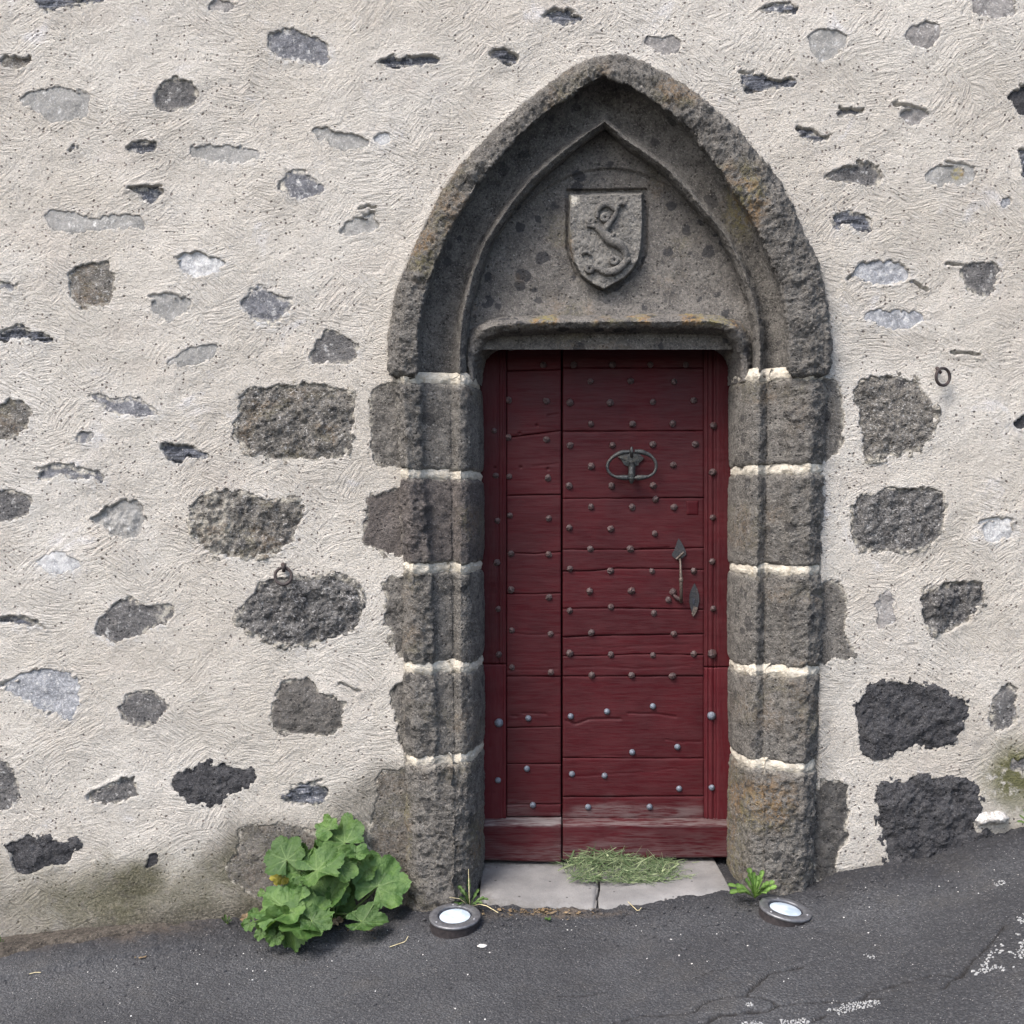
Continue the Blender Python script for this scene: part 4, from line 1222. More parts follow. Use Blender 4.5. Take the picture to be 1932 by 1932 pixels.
def wear_low(U, V, X, Z):
    return 0.42 * sstep(1500, 1545, V + 60 * fbm(X * .3, Z, f=20, o=3, seed=88)) * (0.55 + 0.45 * sstep(1000, 1100, U)) + 0.06


def wear_rail(U, V, X, Z):
    n = fbm(X * .35, Z, f=14, o=4, seed=91)
    w = 0.42 * sstep(1565, 1640, V + 60 * n) + 0.62 * sstep(1562, 1557, V)
    w = w * np.where(U < 1060, 1.2, 0.8) + 0.08
    return np.clip(w, 0, 1)


def build_door():
    # right leaf: the lines between the boards (photo units)
    R = [[(1062, 694), (1328, 694)], [(1062, 814), (1328, 813)], [(1062, 941), (1328, 939)], [(1062, 1037), (1200, 1037), (1328, 1034)],
         [(1062, 1077), (1120, 1077), (1165, 1072), (1328, 1075)], [(1062, 1148), (1180, 1148), (1328, 1150)],
         [(1062, 1202), (1130, 1199), (1328, 1196)], [(1062, 1238), (1150, 1237), (1200, 1234), (1328, 1236)], [(1062, 1276), (1328, 1275)],
         [(1062, 1430), (1328, 1431)], [(1062, 1503), (1328, 1502)], [(1062, 1544), (1328, 1544)]]
    top = [(1062, 640), (1400, 640)]
    offs = [.004, .002, 0, .0015, -.001, .001, -.001, .001, -.001, .0015, -.001, 0]
    mats = ['paint', 'paint', 'paint', 'paint', 'paint', 'paint', 'paint', 'paint', 'paint', 'paint', 'paint_redh', 'paint_redh']
    prev = top
    g = 0.42
    for i, ln in enumerate(R):
        t = [(u, v + g) for u, v in prev]; b = [(u, v - g) for u, v in ln]
        board(leafR, 'board', 1061.8, 1328, t, b, M[mats[i]], YD + offs[i], seed=1000 + i * 13, wear=wear_low)
        prev = ln
    Lm = [[(955, 700), (1058, 697)], [(955, 826), (1000, 820), (1058, 813)], [(955, 935), (1058, 933)], [(955, 1043), (1010, 1045), (1058, 1041)],
          [(955, 1120), (1000, 1121), (1058, 1119)], [(955, 1276), (1058, 1276)], [(955, 1373), (1058, 1371)], [(955, 1441), (1058, 1441)], [(955, 1518), (1058, 1517)], [(955, 1541), (1058, 1541)]]
    prev = [(955, 640), (1058, 640)]
    offs = [.003, .001, -.001, .001, 0, -.001, .001, .002, .001, .0]
    for i, ln in enumerate(Lm):
        t = [(u, v + g) for u, v in prev]; b = [(u, v - g) for u, v in ln]
        board(leafL, 'board', 955.7, 1058.6, t, b, M['paint'], YD + offs[i], seed=1300 + i * 13, wear=wear_low)
        prev = ln
    # stiles with run mouldings
    def profL(U, V):
        return 0.006 * np.exp(-((U - 941) / 1.6) ** 2) + 0.004 * np.exp(-((U - 947) / 1.3) ** 2) + 0.006 * np.exp(-((U - 953) / 1.2) ** 2) - 0.003
    def profR(U, V):
        return 0.007 * np.exp(-((U - 1331) / 1.4) ** 2) + 0.006 * np.exp(-((U - 1337) / 1.6) ** 2) + 0.006 * np.exp(-((U - 1347) / 1.5) ** 2) + 0.005 * np.exp(-((U - 1352) / 1.3) ** 2)
    z = lambda U, V, X, Z: 0.05 + 0 * U
    board(leafL, 'stile', 905, 955, [(905, 640), (955, 640)], [(905, 1252), (955, 1252)], M['paint_v'], YD - .008, prof=profL, step=1.6, seed=1501, wear=z)
    o = board(leafL, 'stile', 905, 955, [(905, 1253.4), (955, 1253.4)], [(905, 1551), (955, 1544)], M['paint_red'], YD - .0085, prof=lambda U, V: 0.004 * np.exp(-((U - 948) / 1.4) ** 2), step=1.6, seed=1502, wear=z)
    o['label'] = 'brighter red lower piece of the stile'
    board(leafR, 'stile', 1328.6, 1385, [(1328, 640), (1385, 640)], [(1328, 1258), (1385, 1258)], M['paint_v'], YD - .008, prof=profR, step=1.6, seed=1503, wear=z)
    o = board(leafR, 'stile', 1328.6, 1385, [(1328, 1259.4), (1385, 1259.4)], [(1328, 1544), (1385, 1556)], M['paint_red'], YD - .0085, prof=profR, step=1.6, seed=1504, wear=z)
    o['label'] = 'brighter red lower piece of the stile'
    # rails
    def rail(parent, u0, u1, v0, v1a, v1b, seed):
        us = [u0, u1]
        def prof(U, V):
            return -0.046 * sstep(v0 - 4, v0 + 16, V) 
        board(parent, 'bottom_rail', u0, u1, [(u0, v0), (u1, v0)], [(u0, v1a), (u1, v1b)], M['paint'], YD + 0.004, th=0.05, prof=prof, seed=seed, wear=wear_rail, step=2.0)
    rail(leafL, 905, 1059.0, 1542, 1622, 1627, 1601)
    rail(leafR, 1062.0, 1380, 1543, 1623, 1617, 1602)
    o = board(leafR, 'patch', 1315 - 20, 1331 - 13, [(1295, 945), (1318, 945)], [(1295, 972), (1318, 972)], M['paint'], YD - .0012, th=0.01, seed=1700, step=2)
    o['label'] = 'small square wooden patch repair'


build_door()


def studs():
    # forged pyramid head
    def head(n, prof, sides=6, sq=0.0):
        V, F = lathe(prof, (0, 0, 0), (0, -1, 0), sides)
        return V, F
    meshes = []
    for k in range(4):
        V, F = lathe([(0.0128, -0.004), (0.0128, 0.002), (0.0098, 0.0055), (0.0035, 0.0098), (0.0, 0.0100)], (0, 0, 0), (0, -1, 0), 7)
        V = V + RNG.normal(0, 0.0010, V.shape)
        me = np_mesh('stud', V, F, False, None, M['stud_old']); meshes.append(me)
    Vn, Fn = lathe([(0.0112, -0.004), (0.0115, 0.001), (0.0098, 0.0045), (0.0066, 0.0072), (0.003, 0.0084), (0.0, 0.0086)], (0, 0, 0), (0, -1, 0), 14)
    me_new = np_mesh('stud', Vn, Fn, True, None, M['stud_new'])
    old = [q5(*p) for p in [(545,165),(740,165),(985,165),(1225,165),(1450,165),(845,270),(1100,268),(1375,272),(325,390),(565,395),(715,405),(970,405),(1240,400),(1500,390),
        (848,540),(1112,540),(1365,537),(235,585),(1625,550),(325,625),(567,638),(715,675),(985,675),(1240,670),(1510,668),(850,808),(1370,800),(245,868),(330,875),(575,883),(1620,845),
        (710,932),(980,932),(1243,930),(1258,1018),(848,1065),(1108,1068),(1375,1068),(255,1155),(335,1120),(580,1138),(1620,1132),(710,1198),(973,1205),(1253,1235),(845,1332),(1098,1332),
        (342,1362),(580,1368),(252,1420),(1617,1412),(715,1457),(972,1470),(1235,1474),(1500,1472),(342,1592),(582,1640),(840,1600),(1105,1598),(1368,1605),(1340,1655)]]
    old += [q6(*p) for p in [(233,190),(642,200),(877,178),(1122,213),(1461,188),(312,312),(533,332),(765,324),(1237,332),(237,450),(642,443),(878,450),(1117,455),(1350,447),(1455,445),(312,523),(535,552),(768,568),(995,568),(1228,573)]]
    new = [(q6(*p), 1.0) for p in [(406,814),(648,803),(855,776),(1117,746),(999,1008),(1257,978),(398,1102),(655,1132),(841,1142),(233,1168),(1267,1216),(1453,1210),(432,1310),(747,1321),(1098,1320)]] + [(q6(238,840), 1.45), (q6(1452,800), 1.4)]
    def put(me, uv, sc, rot):
        side = leafL if uv[0] < 1060 else leafR
        y = YD - (0.009 if (uv[0] < 950 or uv[0] > 1330) else 0.001)
        o = bpy.data.objects.new('stud', me)
        scene.collection.objects.link(o)
        place(o, W(uv[0], uv[1], y), side)
        o.rotation_euler = (0, rot, 0); o.scale = (sc, sc, sc)
        return o
    for i, uv in enumerate(old):
        sc = 1.0 * random.uniform(.9, 1.12)
        if abs(uv[0] - 1343.5) < 4 and abs(uv[1] - 1233) < 4: sc = 1.35
        put(meshes[i % 4], uv, sc, random.uniform(0, 6))
    for uv, sc in new:
        o = put(me_new, uv, sc, random.uniform(0, 6))
        o['label'] = 'round blue grey stud'


studs()


def knocker():
    f = lambda x, y: (1111.7 + x * .0794, 817.8 + y * .0794)
    P = lambda x, y, d: W(*f(x, y), YD - d)
    # back plate with ragged lobes
    bp = [(680, 560), (760, 620), (800, 690), (830, 740), (900, 775), (930, 780), (930, 1000), (1090, 1000), (1090, 775), (1160, 760), (1190, 690), (1260, 640), (1300, 580), (1200, 500), (1010, 430), (800, 480)]
    def plate(pts, d0, d1):
        n = len(pts)
        a = [P(x, y, d1) for x, y in pts]; b = [P(x, y, d0) for x, y in pts]
        ca = np.mean(a, 0); ca = (ca[0], ca[1] - 0.004, ca[2])
        V = np.array(a + b + [ca])
        Fq = np.array([(i, (i + 1) % n, n + (i + 1) % n, n + i) for i in range(n)])
        Ft = np.array([(i, 2 * n, (i + 1) % n) for i in range(n)])
        return V, Fq, Ft
    kn = MB()
    V, Fq, Ft = plate(bp, -0.002, 0.006)
    kn.add(V, Fq); kn.add(V, Ft)
    root = kn.build('door_knocker', M['iron'], leafR, None, False)
    # hinge lug on top and bar down the middle
    lug = MB()
    lug.tube([P(1008, 330, .050), P(1008, 400, .056), P(1012, 480, .050), P(1012, 560, .030)], [.0045, .007, .007, .006], 10)
    lug.tube([P(1008, 700, .010), P(1006, 820, .022), P(1006, 930, .034), P(1008, 1010, .044), P(1005, 1100, .044), P(1000, 1175, .036)], [.010, .0115, .011, .0125, .0115, .006], 12)
    for yy in (955, 990, 1055):
        lug.tube([P(1006, yy, .044), P(1006, yy + 22, .044)], [.0142, .0142], 14)
    lug.build('knocker_bar', M['iron'], root)
    ring = MB()
    pts = []
    path = [(935, 445), (800, 440), (650, 500), (520, 590), (440, 700), (420, 800), (440, 890), (520, 985), (620, 1035), (760, 1050), (900, 1052), (1010, 1052), (1120, 1052), (1250, 1050), (1400, 1030), (1500, 985), (1570, 900), (1600, 800), (1585, 680), (1510, 560), (1380, 480), (1220, 430), (1080, 430)]
    pth = smooth_line(resample([f(*p) for p in path], 110), 10)
    tt = np.linspace(0, 1, 110)
    rr = 1.2 * np.interp(tt, [0, .06, .16, .28, .36, .42, .46, .47, .50, .53, .54, .58, .64, .72, .84, .94, 1], [.0065, .008, .0052, .0046, .0046, .0085, .0082, .005, .0045, .005, .0082, .0085, .0046, .0046, .0052, .0085, .0065])
    dd = np.interp(tt, [0, .5, 1], [.052, .046, .052])
    ring.tube(Wn(pth[:, 0], pth[:, 1], YD - dd), rr, 10)
    for uu in (800, 840, 1180, 1225, 945, 1085):
        yy = 1052 if uu not in (945, 1085) else 437
        ring.tube([P(uu - 10, yy, .047), P(uu + 10, yy, .047)], [.0088, .0088], 12)
    ring.build('knocker_ring', M['iron'], root)


knocker()


def handles():
    f = lambda x, y: (1226.7 + x * .0992, 996.7 + y * .0992)
    P = lambda x, y, d: W(*f(x, y), YD - d)
    def plate(pts, d, mat, name, parent=None):
        n = len(pts)
        a = [P(x, y, d) for x, y in pts]; b = [P(x, y, -.002) for x, y in pts]
        c = np.mean(a, 0)
        mb = MB()
        V = np.array(a + b + [c])
        mb.add(V, np.array([(i, (i + 1) % n, n + (i + 1) % n, n + i) for i in range(n)]))
        mb.add(V, np.array([(i, 2 * n, (i + 1) % n) for i in range(n)]))
        return mb.build(name, mat, parent or leafR, None, False)
    h = plate([(540, 190), (590, 260), (640, 350), (680, 440), (685, 500), (620, 560), (540, 600), (470, 575), (415, 520), (415, 480), (455, 420), (480, 350), (510, 260)], .005, M['dark_iron'], 'pull_handle')
    mb = MB()
    mb.tube([P(500, 585, .014), P(640, 455, .020)], [.0042, .0046], 8)
    mb.build('thumb_latch', M['bronze'], h)
    mb = MB()
    ys = np.array([560, 610, 660, 740, 840, 920, 940, 950, 985, 1020, 1035, 1050, 1065, 1120, 1220, 1300, 1370, 1400])
    rs = np.array([6, 4.6, 4.2, 4.2, 5.0, 6.2, 5, 7.6, 8.2, 7.6, 5, 6.8, 6.2, 6.2, 5.8, 6, 7.5, 6]) * .001
    xs = np.array([560, 568, 574, 578, 582, 585, 586, 587, 588, 588, 588, 588, 588, 588, 590, 590, 588, 586])
    ds = np.array([.004, .018, .030, .036, .040, .042, .042, .042, .042, .042, .042, .042, .042, .040, .034, .026, .012, .002])
    mb.tube([P(x, y, d) for x, y, d in zip(xs, ys, ds)], rs, 12)
    mb.build('grip', M['bronze'], h)
    mb = MB()
    mb.tube([P(430, 1200, .001), P(430, 1200, .012)], [.011, .008], 8)
    mb.tube([P(440, 1270, .006), P(520, 1330, .008), P(590, 1370, .006)], [.006, .008, .007], 8)
    mb.build('handle_foot', M['stud_old'], h)
    k = plate([(842, 1040), (870, 1100), (905, 1170), (930, 1270), (932, 1400), (905, 1500), (865, 1600), (815, 1680), (790, 1600), (762, 1500), (745, 1400), (748, 1270), (775, 1170), (810, 1100)], .006, M['dark_iron'], 'keyhole_plate')
    mb = MB()
    c = [(826 + 24 * math.cos(a), 1355 + 26 * math.sin(a)) for a in np.linspace(-PI * 1.2, PI * .2, 10)]
    c = c + [(846, 1440), (806, 1440)]
    a = [P(x, y, .0085) for x, y in c]
    V = np.array(a + [np.mean(a, 0)]); n = len(c)
    mb.add(V, np.array([(i, (i + 1) % n, n) for i in range(n)]))
    mb.build('keyhole', M['lamp_seal'], k, None, False)
    plate([(830, 1480), (905, 1510), (880, 1590), (820, 1680), (785, 1620)], .010, M['bronze'], 'keyhole_cover', k)


handles()

# ------------------------------------------------------------------ doorstep
def doorstep():
    st = empty('door_step', W(1125, 1700, -0.1), 'worn grey stone doorstep with rounded front, cracked across below the door', 'doorstep')
    front = [(906, -.060), (930, -.088), (1000, -.108), (1060, -.118), (1124, -.124), (1200, -.120), (1280, -.112), (1340, -.100), (1378, -.085)]
    fx = np.array([W(u, 1700, y)[0] for u, y in front]); fy = np.array([y for _, y in front])
    zb = lambda x: -1.302 + 0.010 * (x - 0.3)
    zf = lambda x: np.interp(x, [-.12, .29, .8], [-1.338, -1.339, -1.296])
    xc = lambda y: np.interp(y, [-.13, 0.3], [W(1121, 1713, -.125)[0], W(1142, 1630, .2)[0]])
    for side in (0, 1):
        nx, ny = 110, 70
        A = np.linspace(0, 1, nx)[:, None]; B = np.linspace(0, 1, ny)[None, :]
        yb = 0.34
        x_l, x_r = W(905, 1700, -.06)[0], W(1380, 1690, -.09)[0]
        xx0 = x_l + (x_r - x_l) * A
        for _ in range(1):
            pass
        yfr = np.interp(xx0, fx, fy)
        Yv = yfr + (yb - yfr) * B
        cr = xc(Yv) + 0.006 * fbm(Yv, Yv * 0 + 1, f=22, o=3, seed=31)
        X = (x_l + (cr - .0025 - x_l) * A) if side == 0 else (cr + .0025 + (x_r - cr - .0025) * A)
        yfr = np.interp(X, fx, fy)
        Y = yfr + (yb - yfr) * B
        t = np.clip((Y - yfr) / (0.24 - yfr), 0, 1.4)
        Z = zf(X) * (1 - t) + zb(X) * t
        Z = Z - 0.03 * np.exp(-(Y - yfr) / .012) - 0.006 * np.exp(-(Y - yfr) / .05)
        dcr = np.abs(X - (xc(Y) + 0.006 * fbm(Y, Y * 0 + 1, f=22, o=3, seed=31)))
        Z = Z - 0.012 * np.exp(-dcr / .004)
        Z = Z + 0.0030 * fbm(X, Y, f=9, o=4, seed=33 + side) + (0.002 if side else 0)
        P = np.stack([X + 0 * Y, Y, Z], -1)
        # front riser
        Pf = P[:, 0:1].copy(); Pf[..., 2] -= 0.09; Pf[..., 1] += .004
        P = np.concatenate([Pf, P], 1)
        # ends
        Pa = P[0:1].copy(); Pa[..., 2] -= 0.08; Pb = P[-1:].copy(); Pb[..., 2] -= .08
        P = np.concatenate([Pa, P, Pb], 0)
        dirt = 0.8 * np.exp(-np.abs(P[..., 1] - np.interp(P[..., 0], fx, fy)) / .03) * sstep(.5, -.05, P[..., 0]) + 0.9 * sstep(.16, .24, P[..., 1]) + 0.5 * sstep(.68, .78, P[..., 0]) + 0.5 * sstep(-.04, -.12, P[..., 0])
        np_obj('slab', P, grid_faces(P.shape[0], P.shape[1]), M['slab'], st, None, True, {'dirt': np.clip(dirt, 0, 1)})


doorstep()

# ------------------------------------------------------------------ road
def uvg(pts):
    return [ground_at(*p)[:2] for p in pts]


def c6(pts): return [(958.4 + x * .504, 1693.1 + y * .504) for x, y in pts]


def build_road():
    xs = axis(-2.0, 2.0, 0.0060, -60, 60, 1.22)
    xs = np.concatenate([xs]); 
    ys = np.concatenate([axis(-1.25, 0.02, 0.0055, -60, 0.02, 1.22), [0.05, 0.10, 0.2, 0.5]])
    X, Y = np.meshgrid(xs, ys, indexing='ij')
    Z = gz(X, Y)
    near = sstep(-0.32, -0.02, Y)
    rough = np.clip(near * 1.1 + 0.35 * fbm(X, Y, f=4, o=2, seed=71) * near, 0, 1)
    dense = (np.abs(X) < 2.1) & (Y > -1.4)
    dz = 0.004 * fbm(X, Y, f=5, o=3, seed=72) + (0.0010 + 0.0085 * rough) * fbm(X, Y, f=34, o=4, g=.62, seed=74)
    dz = dz + 0.010 * near * fbm(X, Y, f=11, o=3, seed=76)
    # a low ragged edge of tarmac lapped against the wall on the left
    lx = W(330, 1750)[0]
    lap = uvg([(-60, 1880), (0, 1850), (110, 1832), (190, 1815), (300, 1800), (420, 1793), (560, 1790), (640, 1788)])
    le = np.interp(X, [p[0] for p in lap], [p[1] for p in lap]) + 0.02 * fbm(X, Y, f=18, o=3, seed=79)
    dz = dz + 0.014 * sstep(0, .012, Y - le) * sstep(W(700, 1750)[0], W(600, 1750)[0], X) * sstep(-2.1, -1.7, X)
    Z = Z + np.where(dense, dz, 0)
    crack = np.zeros_like(X)
    CR = [(c6([(300, 490), (360, 474), (500, 440), (600, 437), (690, 430), (750, 385), (830, 370), (890, 365), (915, 345), (940, 310), (975, 290), (1020, 275), (1100, 258)]), .0045),
          (c6([(640, 500), (720, 470), (800, 440), (960, 425), (1010, 400), (1060, 395), (1150, 390), (1240, 386), (1300, 385), (1350, 376), (1390, 378)]), .0065),
          (c6([(1310, 380), (1360, 350), (1430, 330), (1530, 300), (1600, 282), (1690, 290), (1715, 262), (1750, 225), (1790, 185), (1830, 140), (1860, 100)]), .0045),
          (c6([(1630, 335), (1660, 310), (1690, 290)]), .003), (c6([(1010, 400), (960, 375), (890, 365)]), .003),
          (c6([(1230, 420), (1190, 440), (1110, 462), (1000, 480)]), .003), (c6([(200, 370), (300, 365), (370, 350)]), .002), (c6([(700, 300), (760, 275), (830, 262)]), .002)]
    for ln, w in CR:
        P = uvg(ln)
        x0 = min(p[0] for p in P) - .05; x1 = max(p[0] for p in P) + .05; y0 = min(p[1] for p in P) - .05; y1 = max(p[1] for p in P) + .05
        i0, i1 = np.searchsorted(xs, [x0, x1]); j0, j1 = np.searchsorted(ys, [y0, y1])
        sl = (slice(i0, i1), slice(j0, j1))
        if i1 - i0 < 2 or j1 - j0 < 2: continue
        a, b = X[sl], Y[sl]
        d = dist_line(a + .012 * fbm(a, b, f=30, o=3, g=.7, seed=81), b + .012 * fbm(a, b, f=30, o=3, g=.7, seed=85), P)
        wd = 1.15 * w * (0.55 + 0.7 * np.abs(fbm(a, b, f=12, o=2, seed=90)) * 2)
        c = np.exp(-(d / wd) ** 2)
        Z[sl] -= 0.010 * c
        crack[sl] = np.maximum(crack[sl], sstep(.25, .7, c))
    soil = sstep(W(470, 1750)[0], W(250, 1750)[0], X) * sstep(-.16, -.02, Y + .05 * fbm(X, Y, f=9, o=3, seed=95))
    sx, sy = W(1060, 1716, -.14)[0], -.145
    soil = np.maximum(soil, 1.0 * sstep(1.3, .5, np.hypot((X - sx) / .22, (Y - sy) / .035) + .5 * fbm(X, Y, f=16, o=3, seed=96)))
    F = grid_faces(len(xs), len(ys))
    V = np.stack([X, Y, Z], -1)
    o = np_obj('road', V, F[:, ::-1], M['asphalt'], None, (0, 0, 0), True, {'rough': rough, 'crack': crack, 'soil': soil})
    tag(o, 'worn dark grey asphalt of the sloping street', None, None, 'structure')


build_road()


def soil_strip():
    # bare gritty soil between the plaster and the tarmac on the left
    xs = np.arange(-2.1, W(335, 1750)[0], .006); ys = np.arange(-.20, .03, .006)
    X, Y = np.meshgrid(xs, ys, indexing='ij')
    front = np.interp(X, [-2.1, W(0, 1800)[0], W(110, 1800)[0], W(190, 1800)[0], W(265, 1770)[0], W(335, 1750)[0]], [-.19, -.165, -.125, -.09, -.05, .0])
    Z = gz(X, Y) + 0.030 * sstep(-.012, .02, Y - front) + 0.006 * fbm(X, Y, f=12, o=4, seed=120) + .004 * fbm(X, Y, f=50, o=3, seed=121) - .02 * sstep(.012, -.02, Y - front)
    o = np_obj('soil', np.stack([X, Y, Z], -1), grid_faces(len(xs), len(ys))[:, ::-1], M['soil'], None, None, True, {'lichen': 0 * X, 'pale': 0 * X})
    tag(o, 'strip of bare gritty soil along the foot of the wall', None, None, 'structure')


soil_strip()


def road_z(x, y): return float(gz(x, y)) + 0.004 * float(fbm(np.array([x]), np.array([y]), f=5, o=3, seed=72)[0])


def blob(mb, c, r, seedn, flat=0.6, a=0.0, nrm=None):
    """small irregular stone: 6x4 sphere"""
    n, m = 7, 4
    V = [np.array([0, 0, 1.0])]
    for i in range(1, m):
        for k in range(n):
            th = PI * i / m; ph = 2 * PI * k / n + i * .4
            V.append(np.array([math.sin(th) * math.cos(ph), math.sin(th) * math.sin(ph), math.cos(th)]))
    V.append(np.array([0, 0, -1.0]))
    V = np.array(V) * (1 + RNG.uniform(-.25, .25, (len(V), 1))) * np.array([r * random.uniform(.8, 1.3), r * random.uniform(.7, 1.1), r * flat])
    ca, sa = math.cos(seedn), math.sin(seedn)
    V = V @ np.array([[ca, -sa, 0], [sa, ca, 0], [0, 0, 1]]).T + np.asarray(c)
    T = [(0, 1 + k, 1 + (k + 1) % n) for k in range(n)]
    Q = []
    for i in range(m - 2):
        for k in range(n):
            a0 = 1 + i * n + k; b0 = 1 + i * n + (k + 1) % n
            Q.append((a0, a0 + n, b0 + n, b0))
    e = len(V) - 1; s0 = 1 + (m - 2) * n
    T += [(s0 + k, e, s0 + (k + 1) % n) for k in range(n)]
    base = mb.n
    mb.add(V, np.array(Q), a)
    mb.T.append(np.array(T) + base)


def litter():
    mb = MB(); md = MB()
    for i in range(150):
        u = random.uniform(-40, 1970)
        base = np.interp(u, [0, 450, 900, 1400, 1600, 1932], [1810, 1770, 1735, 1725, 1670, 1610])
        v = base + random.expovariate(1 / 60.0)
        if v > 1945: continue
        if 790 < u < 925 and v < 1785: continue
        p = ground_at(u, v)
        if -0.14 < p[0] < .84 and p[1] > -.15: continue
        r = random.uniform(.0012, .0030)
        blob(mb, (p[0], p[1], road_z(p[0], p[1]) + r * .5), r, random.uniform(0, 6))
    o = mb.build('pale_grit', M['pebble'], None, None, False)
    tag(o, 'tiny pale chips of grit scattered over the asphalt', 'grit', None, 'stuff')
    for i in range(900):
        u = random.uniform(-40, 1970)
        base = np.interp(u, [0, 450, 900, 1400, 1560, 1932], [1790, 1755, 1722, 1705, 1680, 1580])
        v = base + random.expovariate(1 / 35.0)
        if v > 1945: continue
        p = ground_at(u, v)
        if -0.14 < p[0] < .84 and p[1] > -.13: continue
        if p[1] > -.03: continue
        r = random.uniform(.002, .0065)
        blob(md, (p[0], p[1], road_z(p[0], p[1]) + r * .3), r, random.uniform(0, 6))
    o = md.build('dark_grit', M['grit'], None, None, False)
    tag(o, 'loose dark grit and asphalt crumbs along the wall foot', 'grit', None, 'stuff')


litter()


def paint_marks():
    mb = MB()
    areas = [(c6([(1850, 110), (1932, 60), (2050, 20), (2050, 200), (1932, 250), (1850, 280), (1740, 285), (1800, 230), (1830, 180)]), 300, .9),
             (c6([(1215, 400), (1390, 388), (1395, 396), (1290, 420), (1220, 440), (1180, 455), (1120, 474), (1000, 480), (860, 480), (950, 462), (1060, 465), (1150, 452), (1200, 430)]), 170, .7),
             (c6([(890, 395), (915, 395), (915, 408), (890, 405)]), 12, .6), (c6([(1325, 212), (1380, 222), (1380, 228), (1330, 220)]), 10, .5), (cG([(1570, 1150), (1640, 1140), (1640, 1155), (1580, 1160)]), 14, .7)]
    for poly, n, sc in areas:
        G = np.array(uvg(poly))
        lo, hi = G.min(0), G.max(0)
        k = 0; tries = 0; used = []
        while k < n and tries < n * 30:
            tries += 1
            x, y = lo + RNG.random(2) * (hi - lo)
            d = float(sdist(np.array([x]), np.array([y]), G)[0])
            if d > 0.006 or (d > -0.012 and random.random() < .5): continue
            if float(fbm(np.array([x]), np.array([y]), f=16, o=2, seed=140)[0]) < -0.18: continue
            r = (.0014 + .0046 * random.random() ** 1.8) * sc
            if any((x - a) ** 2 / 2.2 + (y - b) ** 2 < (r + q) ** 2 * 1.15 for a, b, q in used): continue
            used.append((x, y, r))
            m = random.randint(4, 6); a0 = random.uniform(0, 6); z = road_z(x, y) + 0.0022
            st = random.uniform(1.0, 1.7)
            ring = [(x + st * r * random.uniform(.5, 1.3) * math.cos(a0 + 2 * PI * i / m), y + r * random.uniform(.5, 1.3) * math.sin(a0 + 2 * PI * i / m)) for i in range(m)]
            top = [(p[0], p[1], z) for p in ring]; bot = [(x + (p[0] - x) * 1.25, y + (p[1] - y) * 1.25, z - .004) for p in ring]
            V = np.array(top + bot + [(x, y, z + .0006)])
            mb.add(V, np.array([(i, n_, m + n_, m + i) for i, n_ in [(i, (i + 1) % m) for i in range(m)]]))
            mb.T.append(np.array([(i, (i + 1) % m, 2 * m) for i in range(m)]) + mb.n - len(V))
            k += 1
    o = mb.build('road_marking', M['white'], None, None, False)
    tag(o, 'worn flecks of white road paint on the asphalt at the lower right', 'road marking', None, 'stuff')


paint_marks()

# ------------------------------------------------------------------ in-ground lamps
def lamp(u, v, ydep, tilt, label):
    c = Vector(W(u, v, ydep))
    ax = Vector(tilt).normalized()
    root = empty('ground_lamp', c - ax * 0.045, label, 'lamp', 'round ground lamps before the doorway')
    R = 0.0855
    def L(name, prof, mat, n=48, smooth=True):
        V, F = lathe(prof, c, ax, n)
        return np_obj(name, V, F, mat, root, None, smooth)
    L('housing', [(R * .97, -.085), (R * .97, -.012), (R * .985, -.008)], M['lamp_body'])
    L('rim', [(R * .97, -.009), (R * 1.0, -.007), (R * 1.01, -.003), (R * .995, 0.0), (R * .97, .0012), (R * .68, .0030), (R * .665, .0015), (R * .66, -.004)], M['lamp_rim'])
    L('seal', [(R * .665, -.0035), (R * .64, -.001), (R * .61, -.001), (R * .60, -.0045)], M['lamp_seal'])
    L('glass', [(R * .605, -.004), (R * .5, -.002), (R * .3, -.0005), (R * .1, 0), (0.0005, 0)], M['glass'])
    t = ax.orthogonal().normalized(); b = ax.cross(t)
    for k in range(3):
        a = 0.9 + k * 2 * PI / 3
        p = c + (t * math.cos(a) + b * math.sin(a)) * R * .84 + ax * .0022
        V, F = lathe([(.0048, -.001), (.0045, .0012), (.0022, .0010), (.0018, .0002), (0.0002, .0002)], p, ax, 12)
        np_obj('screw', V, F, M['screw'], root)


lamp(858, 1727, -0.205, (-.02, -.13, 1), 'round ground lamp with a grey metal rim beside the left jamb')
lamp(1482, 1714, -0.23, (.14, -.09, 1), 'round ground lamp tilted to the right, below the right jamb')

# ------------------------------------------------------------------ iron rings in the wall
def ring_left():
    r = empty('iron_ring', W(535, 1086, -0.01), 'small rusty iron ring hanging over the rough stone left of the doorway', 'iron ring', 'tethering rings fixed in the wall')
    mb = MB()
    cu, cv = 534.5, 1087
    an = np.linspace(0, 2 * PI, 33)
    P = Wn(cu + 15.5 * np.cos(an), cv + 16 * np.sin(an), -.048 + .006 * np.sin(-an))
    mb.tube(P, .0055, 8, cap=False)
    mb.build('ring', M['rust'], r)
    mb = MB()
    mb.tube([W(534, 1064, .02), W(534, 1065, -.03), W(534.5, 1067, -.052), W(535, 1072, -.058), W(535, 1077, -.048), W(535, 1075, .01)], [.0065, .0075, .0065, .006, .006, .005], 8)
    mb.build('staple', M['rust'], r)


